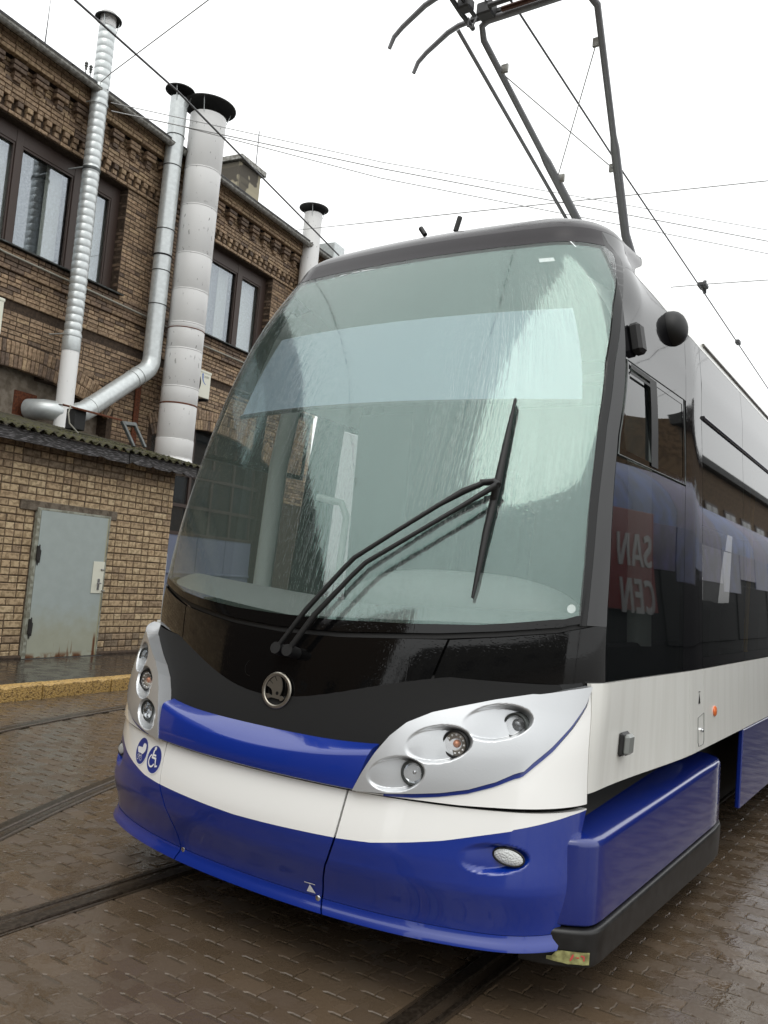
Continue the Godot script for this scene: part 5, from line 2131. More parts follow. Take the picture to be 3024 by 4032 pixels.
	put("nose_panel", sheet(2, span(-.62, .62, 50), func(y: float): return -sea.call(y) + gapb, func(y: float): return sea.call(y) - gapb, curve(BLACK_LOW), curve(GROOVE), 16, 0.0, 0.03), M["black_gloss"], t)
	for sg in [-1.0, 1.0]:
		var us := []
		for q in span(.62, 1.70, 60):
			us.append(q * sg)
		put("nose_corner_panel", sheet(2, us, func(y: float): return sg * (sea.call(y) + gapb), func(y: float): return sg * (tab(PILLAR, y) - 0.01), curve(BLACK_LOW), curve(GROOVE), 16, 0.0, 0.03), M["black_gloss"], t)
	# solid dark carcass that closes the joints between the panels
	for part in [[0, .25, .73, 1.85], [1, .73, 1.17, 1.86], [2, .86, 1.30, 1.75]]:
		put("carcass", sheet(part[0], span(-part[3], part[3], 60), none, none, flat(part[1]), flat(part[2]), 6, -0.05 if part[0] else -0.035, 0.0), M["under"], t)
	# tow eye cover
	var tow := MB.new()
	ring_figure(2, -.092, 1.085, 0.030, 0.0315, 0.002, tow, Vector2.ZERO, PI * 0.6, PI * 1.55, 20)
	put("cover_edge", tow.done(), M["rubber"], t)
	# badge: ring with a winged arrow
	var bd := Node3D.new()
	bd.name = "badge"
	t.add_child(bd, true)
	var rg := MB.new()
	var fr := spot(2, .06, 1.018, 0.007)
	var tor := []
	for k in 13:
		var a := TAU * k / 12.0
		tor.append(Vector2(0.0645 + cos(a) * 0.0082, sin(a) * 0.005 + 0.003))
	rg.lathe(tor, 48, fr * Transform3D(Basis(Vector3.RIGHT, PI / 2), Vector3.ZERO))
	put("ring", rg.done(), M["badge"], bd)
	var wing := [[-.05, .0118], [-.0465, .025], [-.0375, .036], [-.0229, .0497], [-.0137, .0539], [-.003, .0563], [.0073, .0548], [.0147, .049], [.0225, .0354], [.027, .0196], [.0277, .0042], [.0253, -.0077], [.0212, -.0179], [.0218, -.0236], [.0286, -.0178], [.0368, -.0215], [.0441, -.0271], [.035, -.0366], [.0254, -.038], [.0218, -.0323], [.003, -.0312], [-.021, -.0299], [-.037, -.0371], [-.0486, -.0183], [-.0388, -.0169], [-.0309, -.0187], [-.0252, -.0218], [-.0175, -.0226], [-.0159, -.0156], [-.0203, -.0036], [-.0268, .0033], [-.0394, .0094]]
	var wm := MB.new()
	plate(wm, wing, fr, 0.001, 0.006)
	put("winged_arrow", wm.done(), M["badge"], bd)
	var cutm := MB.new()
	for q in [[[-.0418, .0352], [-.0214, .0235], [-.0205, .0252], [-.0385, .0375]], [[-.0175, .0525], [-.0035, .0365], [-.0015, .0378], [-.0145, .0545]], disc(0.0072, 18, Vector2(.0073, -.0103))]:
		plate(cutm, q, fr, 0.0062, 0.0066)
	put("feather_cuts", cutm.done(), M["decal_black"], bd)
	# two round stickers on the corner panel
	var wc := MB.new()
	figure(0, -.525, .637, disc(.0575, 40), 0.0025, wc)
	var s1 := put("wheelchair_sticker", wc.done(), M["decal_blue"], t)
	var wr := MB.new()
	ring_figure(0, -.525, .637, .0575, .0620, 0.0025, wr)
	figure(0, -.525, .637, disc(0.0085, 16, Vector2(-.0075, .0450)), 0.0035, wr)
	figure(0, -.525, .637, [[-.0190, .0375], [-.0080, .0385], [-.0090, .0215], [.0120, .0215], [.0120, .0140], [-.0090, .0140], [-.0090, .0105], [.0170, .0105], [.0265, -.0205], [.0380, -.0165], [.0395, -.0235], [.0215, -.0290], [.0105, .0020], [-.0200, .0020]], 0.0035, wr)
	ring_figure(0, -.525, .637, .021, .0285, 0.0035, wr, Vector2(-.014, -.0075), PI * 0.62, PI * 1.88, 26)
	put("print", wr.done(), M["decal_white"], s1)
	var pd := MB.new()
	figure(0, -.645, .647, disc(.0565, 40), 0.0025, pd)
	var s2 := put("pram_sticker", pd.done(), M["decal_blue"], t)
	var pw := MB.new()
	ring_figure(0, -.645, .647, .0565, .0610, 0.0025, pw)
	figure(0, -.645, .647, [[-.0431, .0044], [-.0408, .0126], [-.0191, .0147], [.002, .0164], [.0036, .0284], [.0091, .036], [.0256, .0362], [.0352, .0307], [.0392, .0143], [.0343, .0026], [.0204, -.0101], [-.0304, -.0103]], 0.0035, pw)
	ring_figure(0, -.645, .647, .0095, .0115, 0.0035, pw, Vector2(-.021, -.029))
	ring_figure(0, -.645, .647, .0095, .0115, 0.0035, pw, Vector2(.010, -.029))
	figure(0, -.645, .647, [[-.021, -.029], [.014, -.011], [.017, -.011], [-.019, -.030]], 0.0035, pw)
	figure(0, -.645, .647, [[.010, -.029], [-.022, -.010], [-.025, -.010], [.008, -.030]], 0.0035, pw)
	put("print", pw.done(), M["decal_white"], s2)

func plate(mb: MB, pts: Array, fr: Transform3D, z0: float, z1: float) -> void:
	var poly := PackedVector2Array()
	for p in pts:
		poly.append(Vector2(p[0], p[1]) if p is Array else p)
	var tri := Geometry2D.triangulate_polygon(poly)
	for q in range(0, tri.size(), 3):
		mb.tri(fr * Vector3(poly[tri[q]].x, poly[tri[q]].y, z1), fr * Vector3(poly[tri[q + 1]].x, poly[tri[q + 1]].y, z1), fr * Vector3(poly[tri[q + 2]].x, poly[tri[q + 2]].y, z1), fr.basis.z)
	var cw := Geometry2D.is_polygon_clockwise(poly)
	for k in poly.size():
		var a := poly[k]
		var b := poly[(k + 1) % poly.size()]
		var d := b - a
		var o := Vector2(d.y, -d.x) * (-1.0 if cw else 1.0)
		mb.quad(fr * Vector3(a.x, a.y, z0), fr * Vector3(b.x, b.y, z0), fr * Vector3(b.x, b.y, z1), fr * Vector3(a.x, a.y, z1), fr.basis * Vector3(o.x, o.y, 0))

# q: 0 projector, 1 ring of diodes with the amber bulb, 2 faceted reflector
func headlight(t: Node3D, sg: float, u: float, y: float, q: int) -> void:
	var at := sp(1, sg * u, y)
	# the lamps look straight ahead
	var dir := Vector3(sg * 0.10, 0.02, 1.0).normalized()
	var x := Vector3.UP.cross(dir).normalized()
	var fr := Transform3D(Basis(x, dir.cross(x), dir), at + sn(1, sg * u, y) * -0.032 + dir * 0.018)
	var to := fr * Transform3D(Basis(Vector3.RIGHT, PI / 2), Vector3.ZERO)   # the lathe's axis looks ahead
	var o := Node3D.new()
	o.name = "headlight"
	t.add_child(o, true)
	var R := 0.046 if q != 1 else 0.050
	var bz := MB.new()
	bz.lathe([Vector2(R + 0.001, -0.05), Vector2(R + 0.001, 0.002), Vector2(R - 0.002, 0.006), Vector2(R - 0.007, 0.006), Vector2(R - 0.009, 0.001), Vector2(R - 0.009, -0.05)], 40, to)
	put("bezel", bz.done(), M["rubber"] if q == 1 else M["zinc_dark"], o)
	var re := MB.new()
	var rr := R - 0.009
	if q == 0:
		re.lathe([Vector2(rr, -0.003), Vector2(rr * 0.86, -0.016), Vector2(rr * 0.66, -0.024), Vector2(rr * 0.62, -0.026), Vector2(0.0, -0.03)], 36, to)
		put("reflector", re.done(), M["reflector"], o)
		var pj := MB.new()
		pj.lathe([Vector2(rr * 0.66, -0.026), Vector2(rr * 0.62, -0.016), Vector2(rr * 0.45, -0.008), Vector2(rr * 0.2, -0.004), Vector2(0.0, -0.003)], 30, to)
		put("projector_lens", pj.done(), M["projector"], o)
	elif q == 1:
		re.lathe([Vector2(rr, -0.004), Vector2(rr * 0.60, -0.006), Vector2(rr * 0.56, -0.010), Vector2(rr * 0.4, -0.022), Vector2(0.0, -0.03)], 36, to)
		put("reflector", re.done(), M["badge"], o)
		var bulb := MB.new()
		bulb.lathe([Vector2(rr * 0.36, -0.022), Vector2(rr * 0.34, -0.012), Vector2(rr * 0.2, -0.004), Vector2(0.0, -0.002)], 20, to)
		put("amber_bulb", bulb.done(), M["amber_clear"], o)
		for k in 12:
			var a := TAU * k / 12.0
			var dm := MB.new()
			dm.lathe([Vector2(0.0042, 0.0), Vector2(0.0034, 0.003), Vector2(0.0, 0.0044)], 10, to * Transform3D(Basis(), Vector3(cos(a) * rr * 0.80, -0.0055, sin(a) * rr * 0.80)))
			put("diode", dm.done(), M["decal_white"], o)
	else:
		# faceted bowl
		for k in 10:
			for j in 3:
				var a0 := TAU * k / 10.0
				var a1 := TAU * (k + 1) / 10.0
				var r0: float = [rr, rr * 0.74, rr * 0.42][j]
				var r1: float = [rr * 0.74, rr * 0.42, rr * 0.14][j]
				var h0: float = [-0.004, -0.020, -0.034][j]
				var h1: float = [-0.020, -0.034, -0.040][j]
				var jit := 0.007 * sin(k * 2.7 + j * 1.9)
				var P := func(a: float, r: float, h: float): return to * Vector3(cos(a) * r, h, sin(a) * r)
				re.quad(P.call(a0, r0, h0), P.call(a1, r0, h0), P.call(a1, r1, h1 + jit), P.call(a0, r1, h1 - jit), to.basis.y)
		put("reflector", re.done(), M["reflector"], o)
		var bulb := MB.new()
		bulb.lathe([Vector2(0.007, -0.036), Vector2(0.007, -0.014), Vector2(0.0, -0.011)], 14, to)
		put("bulb", bulb.done(), M["chrome"], o)
	var ln := MB.new()
	ln.lathe([Vector2(rr + 0.002, 0.001), Vector2(rr * 0.8, 0.005), Vector2(rr * 0.45, 0.008), Vector2(0.0, 0.009)], 32, to)
	put("lens", ln.done(), M["lens"], o)

func fog_lamp(t: Node3D, sg: float) -> void:
	var fr := spot(0, sg * 1.0, .570, -0.018)
	# looks ahead rather than along the skin
	var n := (fr.basis.z + Vector3(0, 0, 0.55)).normalized()
	var x := Vector3.UP.cross(n).normalized()
	fr = Transform3D(Basis(x, n.cross(x), n), fr.origin + n * 0.006)
	var mb := MB.new()
	var rows := []
	for k in 7:
		var a := k / 6.0 * PI / 2
		var r := PackedVector3Array()
		for s in 31:
			var b := TAU * s / 30.0
			r.append(fr * Vector3(cos(b) * 0.052 * cos(a), sin(b) * 0.026 * cos(a) - cos(b) * 0.007 * sg, 0.010 * sin(a)))
		rows.append(r)
	var c := fr.origin - n * 0.02
	mb.grid(rows, func(p: Vector3): return p - c, [], true)
	put("fog_lamp", mb.done(), M["frosted"], t)
	var rim := MB.new()
	var path := []
	for s in 31:
		var b := TAU * s / 30.0
		path.append(fr * Vector3(cos(b) * 0.054, sin(b) * 0.028 - cos(b) * 0.007 * sg, 0.0))
	rim.tube(path, 0.004, 6, false)
	put("fog_lamp_rim", rim.done(), M["rubber"], t)

func tram_glass(t: Node3D) -> void:
	var none = null
	var edge := func(y: float): return tab(GLASS_SIDE, y) + 0.10
	var TOP := 3.19
	# rubber groove under the glass
	put("groove_seal", sheet(2, span(-1.70, 1.70, 90), none, none, func(u: float): return tab(GROOVE, u) + 0.002, func(u: float): return tab(GROOVE, u) + 0.020, 2, -0.012, 0.02), M["rubber"], t)
	var lo := func(u: float): return tab(GROOVE, u) + 0.021
	var G_TOP := 3.098
	# clear glass: outer pane, inner pane with mirror film added for sky reflection
	for q in 2:
		var g := []
		var uv := []
		for j in 51:
			var row := PackedVector3Array()
			var ru := PackedVector2Array()
			for i in 111:
				var s := i / 55.0 - 1.0
				var u: float = s * tab(GLASS_SIDE, lerpf(1.38, G_TOP, j / 50.0))
				var y := lerpf(tab(GLASS_LOW, absf(u)), G_TOP, j / 50.0)
				row.append(sp(2, u, y) - sn(2, u, y) * (0.009 * q))
				ru.append(Vector2(u * 1.15, y))
			g.append(row)
			uv.append(ru)
		var mb := MB.new()
		mb.grid(g, func(p: Vector3): return Vector3(p.x, 0.2, p.z + 2.2), uv)
		put("windscreen" if q == 0 else "inner_glass", mb.done(), M["windscreen"] if q == 0 else M["windscreen_inner"], t)
	# black printed border round it
	put("glass_border", sheet(2, span(-1.205, 1.205, 80), none, none, lo, func(u: float): return tab(GLASS_LOW, u) - 0.001, 3, 0.0, 0.02), M["black_gloss"], t)
	for sg in [-1.0, 1.0]:
		var g := []
		for j in 61:
			var y := lerpf(1.386, TOP, j / 60.0)
			var row := PackedVector3Array()
			for i in 7:
				var u: float = sg * lerpf(tab(GLASS_SIDE, y) + 0.003, edge.call(y), i / 6.0)
				row.append(sp(2, u, y))
			g.append(row)
		var mb := MB.new()
		mb.grid(g, func(p: Vector3): return Vector3(p.x, 0.2, p.z + 2.2))
		put("glass_border", mb.done(), M["black_gloss"], t)
	put("glass_border", sheet(2, span(-1.6, 1.6, 90), none, none, flat(G_TOP + 0.001), flat(TOP), 4, 0.001, 0.0), M["roof_black"], t)
	# small stickers on the glass
	var st := MB.new()
	figure(2, .932, 3.006, [[-.035, -.012], [.035, -.012], [.035, .014], [-.035, .014]], -0.010, st)
	put("glass_sticker", st.done(), M["decal_white"], t)
	var st2 := MB.new()
	figure(2, 1.075, 1.447, disc(.017, 18), -0.010, st2)
	put("glass_sticker", st2.done(), M["decal_white"], t)
	# single wiper on two arms
	var w := Node3D.new()
	w.name = "wiper"
	t.add_child(w, true)
	put("arm", tube_mesh([Vector3(.067, 1.190, .235), Vector3(.162, 1.348, .195), Vector3(.279, 1.521, .131), Vector3(.315, 1.571, .110), Vector3(.468, 1.695, .042), Vector3(.605, 1.808, -.030), Vector3(.681, 1.866, -.072), Vector3(.744, 1.902, -.104)], [.010, .011, .010, .010, .009, .010, .014, .012], 8), M["rubber"], w)
	put("arm", tube_mesh([Vector3(.131, 1.188, .240), Vector3(.217, 1.335, .205), Vector3(.333, 1.500, .140), Vector3(.377, 1.556, .116), Vector3(.550, 1.689, .035), Vector3(.700, 1.808, -.046), Vector3(.805, 1.899, -.112)], [.012, .012, .010, .010, .009, .010, .013], 8), M["rubber"], w)
	for p in [[Vector3(.067, 1.190, .235), Vector3(.06, 1.17, .17)], [Vector3(.131, 1.188, .240), Vector3(.12, 1.17, .17)]]:
		put("pivot", tube_mesh([p[0] + Vector3(0, 0, 0.012), p[1]], .024, 12), M["rubber"], w)
	put("link", tube_mesh([Vector3(.735, 1.905, -.105), Vector3(.785, 1.915, -.13), Vector3(.812, 1.898, -.115)], .014, 8), M["rubber"], w)
	put("carrier", tube_mesh([Vector3(.80, 1.90, -.115), Vector3(.785, 1.84, -.135)], .014, 8), M["rubber"], w)
	var bl := [Vector3(.769, 2.285, -.300), Vector3(.778, 2.099, -.229), Vector3(.786, 1.92, -.163), Vector3(.786, 1.711, -.092), Vector3(.788, 1.529, -.041), Vector3(.787, 1.455, -.020)]
	put("blade", tube_mesh(bl, [.006, .013, .016, .014, .010, .006], 6), M["rubber"], w)
	var ed := MB.new()
	for k in bl.size() - 1:
		var a: Vector3 = bl[k]
		var b: Vector3 = bl[k + 1]
		var n := Vector3(0.35, 0.25, 0.9).normalized()
		ed.quad(a, b, b - n * 0.035, a - n * 0.035, Vector3.RIGHT)
	put("blade_rubber", ed.done(), M["rubber"], w)

func side_z(z: float) -> float:
	return 3.0 + (ZB - z)

func tram_sides(t: Node3D) -> void:
	var none = null
	var END := side_z(-14.0)
	for sg in [-1.0, 1.0]:
		var mul := func(a: Array) -> Array:
			var r := []
			for q in a:
				r.append(q * sg)
			return r
		# white waist panels
		var cuts := [1.83, side_z(-1.455), side_z(-1.705), side_z(-2.745)]
		var zz := -2.745
		while zz > -13.0:
			zz -= 1.33
			cuts.append(side_z(zz))
		for k in cuts.size() - 1:
			var n := 14 if k == 0 else 6
			var fa := func(y: float): return sg * (tab(FRONT_SEAM, y) + 0.006)
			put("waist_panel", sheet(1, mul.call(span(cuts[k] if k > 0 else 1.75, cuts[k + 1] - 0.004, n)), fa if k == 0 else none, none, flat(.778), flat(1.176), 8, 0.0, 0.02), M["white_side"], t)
		# black flush panels and windows above the waist
		var low := 1.180
		put("pillar_panel", pillar(sg), M["black_side"], t)
		# cab window bay
		var pa := func(y: float): return sg * (tab(PILLAR, y) + 0.004)
		put("side_panel", sheet(2, mul.call(span(1.6, side_z(-1.36) - 0.005, 22)), pa, none, flat(low), flat(2.066), 14, 0.0, 0.0), M["tinted"] if sg > 0.0 else M["side_glass"], t)
		put("side_panel", sheet(2, mul.call(span(1.45, side_z(-1.36) - 0.005, 30)), pa, none, flat(2.500), func(u: float): return minf(tab(SHOULDER_LOW, maxf(u, 2.03)) - 0.001, 3.0), 12, 0.0, 0.02), M["black_side"], t)
		cab_window(t, sg)
		var c2 := [side_z(-1.36), side_z(-1.69), side_z(-2.745)]
		zz = -2.745
		var k2 := 0
		while zz > -13.0:
			zz -= 1.33
			c2.append(side_z(zz))
		for k in c2.size() - 1:
			if k >= 1:
				# passenger window: a tinted pane in a black surround
				put("window_surround", sheet(2, mul.call(span(c2[k], c2[k + 1] - 0.005, 5)), none, none, flat(low), flat(1.235), 2, 0.0, 0.02), M["black_side"], t)
				put("window_pane", sheet(2, mul.call(span(c2[k], c2[k + 1] - 0.005, 5)), none, none, flat(1.236), flat(2.46), 8, 0.0, 0.0), M["tinted"], t)
				put("side_panel", sheet(2, mul.call(span(c2[k], c2[k + 1] - 0.005, 8)), none, none, flat(2.461), func(u: float): return tab(SHOULDER_LOW, u) - 0.001, 8, 0.0, 0.02), M["black_side"], t)
			else:
				put("side_panel", sheet(2, mul.call(span(c2[k], c2[k + 1] - 0.005, 6)), none, none, flat(low), func(u: float): return tab(SHOULDER_LOW, u) - 0.001, 20, 0.0, 0.02), M["black_side"], t)
		# drip rails
		for yy in [[2.478, 3.16, 0.011], [2.895, 3.25, 0.010]]:
			var path := []
			for q in span(yy[1], END, 30):
				path.append(sp(2, q * sg, yy[0]) + Vector3(sg * 0.004, 0, 0))
			put("drip_rail", tube_mesh(path, yy[2], 6), M["black_side"] if yy[0] < 2.6 else M["gutter"], t)
		# white shoulder up to the roof
		var su := mul.call(span(2.02, 3.2, 40)) as Array
		su.append_array(mul.call(span(3.4, END, 16)))
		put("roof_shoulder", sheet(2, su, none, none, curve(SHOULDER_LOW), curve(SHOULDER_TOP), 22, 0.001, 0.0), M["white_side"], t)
		# lamp, reflector, socket cover on the waist
		marker_lamp(t, sg)
		var rf := MB.new()
		rf.lathe([Vector2(0.027, 0.0), Vector2(0.027, 0.006), Vector2(0.02, 0.011), Vector2(0.0, 0.013)], 22, spot(1, sg * side_z(-1.946), .946) * Transform3D(Basis(Vector3.RIGHT, PI / 2), Vector3.ZERO))
		put("side_reflector", rf.done(), M["amber"], t)
		var mk := MB.new()
		figure(1, sg * side_z(-1.62), 1.035, [[-0.018, 0.03], [0.018, 0.03], [0.018, 0.034], [-0.018, 0.034]], 0.002, mk)
		figure(1, sg * side_z(-1.62), 1.035, [[-0.018, -0.026], [0.018, -0.026], [0.0, 0.026]], 0.002, mk)
		put("jacking_mark", mk.done(), M["decal_black"], t)
		var lk := MB.new()
		lk.lathe([Vector2(0.011, 0.0), Vector2(0.010, 0.014), Vector2(0.0, 0.016)], 14, spot(1, sg * side_z(-1.655), .876) * Transform3D(Basis(Vector3.RIGHT, PI / 2), Vector3.ZERO))
		put("lock", lk.done(), M["chrome"], t)
		var hatch := MB.new()
		var hp := []
		for q in [[-.06, .065], [.06, .08], [.06, -.055], [.045, -.075], [-.045, -.075], [-.06, -.055], [-.06, .065]]:
			var f := spot(1, sg * side_z(-1.655) , .876)
			hp.append(f * Vector3(q[0], q[1], 0.001))
		hatch.tube(hp, 0.0016, 4, false)
		put("hatch_joint", hatch.done(), M["grey_grille"], t)

func pillar(sg: float) -> ArrayMesh:
	var g := []
	for j in 51:
		var y := lerpf(1.388, 3.20, j / 50.0)
		var row := PackedVector3Array()
		var ua: float = tab(GLASS_SIDE, y) + 0.103
		var ub: float = maxf(tab(PILLAR, y) - 0.004, ua + 0.02)
		if y > 2.53:
			ub = lerpf(ub, 2.03, smoothstep(2.53, 3.0, y)) if y > 3.0 else maxf(ub, ua + 0.02)
		for i in 9:
			var u := sg * lerpf(ua, ub, i / 8.0)
			row.append(sp(2, u, y))
		g.append(row)
	var mb := MB.new()
	mb.grid(g, func(p: Vector3): return Vector3(p.x, 0.15, p.z + 2.2))
	return mb.done()

func cab_window(t: Node3D, sg: float) -> void:
	var w := Node3D.new()
	w.name = "cab_window"
	t.add_child(w, true)
	var P := func(za: float, zb: float, s: float, q: float) -> Vector2:
		var y := lerpf(2.072, 2.494, q)
		var front := sp_round(2, tab(PILLAR, y) + 0.012, y).z
		return Vector2(lerpf(front - za if za >= 0.0 else za, front - zb if zb >= 0.0 else zb, s), y)
	var strip := func(za: float, zb: float, q0: float, q1: float, lift: float, mb: MB, ns := 10, nq := 8) -> void:
		var g := []
		for j in nq + 1:
			var row := PackedVector3Array()
			for i in ns + 1:
				var c: Vector2 = P.call(za, zb, float(i) / ns, lerpf(q0, q1, float(j) / nq))
				row.append(side_point(c.x, c.y, sg, lift))
			g.append(row)
		mb.grid(g, func(_p: Vector3): return Vector3(sg, 0.05, 0.0))
	var fr := MB.new()
	strip.call(0.0, -1.348, 0.0, 0.07, 0.005, fr, 12, 2)
	strip.call(0.0, -1.348, 0.93, 1.0, 0.005, fr, 12, 2)
	strip.call(0.0, 0.03, 0.07, 0.93, 0.005, fr, 2, 10)
	strip.call(-1.318, -1.348, 0.07, 0.93, 0.005, fr, 2, 10)
	put("frame", fr.done(), M["black_side"], w)
	var seal := MB.new()
	var path := []
	for e in [[0.0, -1.348, 0.0, 0.0], [-1.348, -1.348, 0.0, 1.0], [-1.348, 0.0, 1.0, 1.0], [0.0, 0.0, 1.0, 0.0]]:
		for i in 10:
			var c: Vector2 = P.call(e[0], e[1], i / 10.0, lerpf(e[2], e[3], i / 10.0))
			path.append(side_point(c.x, c.y, sg, 0.005))
	path.append(path[0])
	seal.tube(path, 0.0035, 5, false)
	put("frame_edge", seal.done(), M["zinc_dark"], w)
	var dv := MB.new()
	strip.call(-0.835, -0.925, 0.03, 0.97, 0.010, dv, 3, 10)
	put("window_post", dv.done(), M["rubber"], w)
	var r1 := MB.new()
	strip.call(0.03, -0.835, 0.865, 0.895, 0.010, r1, 6, 2)
	strip.call(0.03, -0.835, 0.925, 0.975, 0.010, r1, 6, 2)
	put("sliding_rail", r1.done(), M["rubber"], w)
	var p1 := MB.new()
	strip.call(0.03, -0.84, 0.06, 0.925, -0.004, p1)
	put("sliding_pane", p1.done(), M["tinted"] if sg > 0.0 else M["side_glass"], w)
	var p2 := MB.new()
	strip.call(-0.92, -1.32, 0.06, 0.935, 0.003, p2)
	put("fixed_pane", p2.done(), M["tinted"] if sg > 0.0 else M["side_glass"], w)

func marker_lamp(t: Node3D, sg: float) -> void:
	var f := spot(1, sg * 2.178, .928)
	var mb := MB.new()
	mb.bevel_box(Vector3(0, 0, 0.008), Vector3(0.085, 0.095, 0.02), 0.012, Basis())
	var o := put("side_marker_lamp", mb.done(), M["black_plastic"], t, f)
	var le := MB.new()
	le.bevel_box(Vector3(0.004, 0, 0.026), Vector3(0.074, 0.083, 0.026), 0.011, Basis())
	put("lens", le.done(), M["grey_lens"], o)

func tram_lower(t: Node3D) -> void:
	# dark space under the waist, bogie fairings with rubber skirts
	put("underframe", box_mesh(Vector3(2.1, 0.6, 13.6), 0.02), M["under"], t, Transform3D(Basis(), Vector3(0, 0.50, -7.05)))
	put("underframe", box_mesh(Vector3(1.5, 0.25, 0.5), 0.02), M["under"], t, Transform3D(Basis(), Vector3(0, 0.36, -0.2)))
	for z in [-1.0, -2.7]:
		for sx in [-1.0, 1.0]:
			var wl := MB.new()
			wl.lathe([Vector2(0.0, -0.06), Vector2(0.30, -0.06), Vector2(0.31, 0.03), Vector2(0.34, 0.035), Vector2(0.34, 0.06), Vector2(0.0, 0.06)], 28, Transform3D(Basis(Vector3.BACK, sx * PI / 2), Vector3(sx * 0.765, 0.31, z)))
			put("wheel", wl.done(), M["rail"], t)
	for sg in [-1.0, 1.0]:
		var plan := [Vector2(1.04, -0.10), Vector2(1.10, -0.115), Vector2(1.16, -0.14), Vector2(1.21, -0.172), Vector2(1.240, -0.196), Vector2(1.257, -0.216), Vector2(1.267, -0.245), Vector2(1.271, -0.30), Vector2(1.272, -1.2), Vector2(1.272, -2.05), Vector2(1.262, -2.20), Vector2(1.235, -2.29), Vector2(1.18, -2.34), Vector2(1.05, -2.36)]
		var prof := [[0.325, -0.012], [0.335, 0.0], [0.45, -0.002], [0.600, -0.005], [0.615, -0.008], [0.624, -0.016], [0.629, -0.03], [0.638, -0.07], [0.648, -0.13], [0.652, -0.17]]
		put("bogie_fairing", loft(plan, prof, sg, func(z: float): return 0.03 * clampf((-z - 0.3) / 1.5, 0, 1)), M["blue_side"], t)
		var prof2 := [[0.140, -0.05], [0.142, 0.0], [0.15, 0.006], [0.24, 0.010], [0.300, 0.012], [0.312, 0.010], [0.319, 0.002], [0.322, -0.03]]
		put("fairing_skirt", loft(plan, prof2, sg, func(z: float): return 0.045 * clampf((z + 2.2) / 2.0, 0.0, 1.0)), M["black_plastic"], t)
		# sloping dark shelf between fairing and waist panel
		var g := []
		for k in 12:
			var z := -0.15 - k * 0.19
			g.append(PackedVector3Array([Vector3(sg * 1.14, 0.648, z), Vector3(sg * 1.085, 0.69, z), Vector3(sg * 1.065, 0.80, z)]))
		var mb := MB.new()
		mb.grid(g, func(_p): return Vector3(sg, 0.5, 0))
		put("recess", mb.done(), M["rubber"], t)
		# lower side panels behind the bogie
		var z0 := -2.72
		for k in 7:
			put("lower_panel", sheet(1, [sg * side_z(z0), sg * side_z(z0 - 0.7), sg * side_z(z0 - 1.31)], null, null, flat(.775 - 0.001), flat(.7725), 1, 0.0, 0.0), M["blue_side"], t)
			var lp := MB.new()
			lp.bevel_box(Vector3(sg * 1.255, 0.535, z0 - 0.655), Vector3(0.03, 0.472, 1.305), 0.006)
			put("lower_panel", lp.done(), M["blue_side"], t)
			z0 -= 1.32
		# rounded end of the wheel opening
	# crepe tape with red marks stuck round the front corner of the skirt
	var edge := [Vector2(1.10, -0.115), Vector2(1.16, -0.14), Vector2(1.21, -0.172), Vector2(1.240, -0.196), Vector2(1.257, -0.216), Vector2(1.267, -0.245)]
	var along := func(d: float, y: float, lift: float) -> Vector3:
		# d metres from (1.16, -0.14) towards the corner
		var left := d + 0.065
		for k in edge.size() - 1:
			var a: Vector2 = edge[k]
			var b: Vector2 = edge[k + 1]
			var l := (b - a).length()
			if left <= l or k == edge.size() - 2:
				var q := a.lerp(b, left / l)
				var n := Vector2(-(b - a).y, (b - a).x).normalized()
				if n.y < 0.0:
					n = -n
				q += n * (0.0125 + lift)
				return Vector3(q.x, y, q.y)
			left -= l
		return Vector3.ZERO
	var strip := func(rows: Array, lift: float) -> ArrayMesh:
		# rows of [d, low, high]
		var g := [PackedVector3Array(), PackedVector3Array()]
		for r in rows:
			g[0].append(along.call(r[0], r[1], lift))
			g[1].append(along.call(r[0], r[2], lift))
		var mb := MB.new()
		mb.grid(g, func(_p): return Vector3(0.5, 0, 0.8))
		return mb.done()
	var tape := put("tape", strip.call([[-0.030, 0.214, 0.226], [-0.012, 0.212, 0.228], [0.0, 0.210, 0.246], [0.02, 0.208, 0.249], [0.045, 0.204, 0.248], [0.07, 0.205, 0.247], [0.095, 0.203, 0.246], [0.118, 0.203, 0.245]], 0.002), M["tape"], t)
	put("red_marks", strip.call([[0.050, 0.214, 0.222], [0.057, 0.220, 0.238], [0.061, 0.232, 0.240]], 0.0032), M["red_ink"], tape)
	put("red_marks", strip.call([[0.070, 0.226, 0.230], [0.082, 0.226, 0.230]], 0.0032), M["red_ink"], tape)
	put("red_marks", strip.call([[0.087, 0.232, 0.237], [0.096, 0.231, 0.236], [0.0965, 0.217, 0.235], [0.099, 0.217, 0.233]], 0.0032), M["red_ink"], tape)

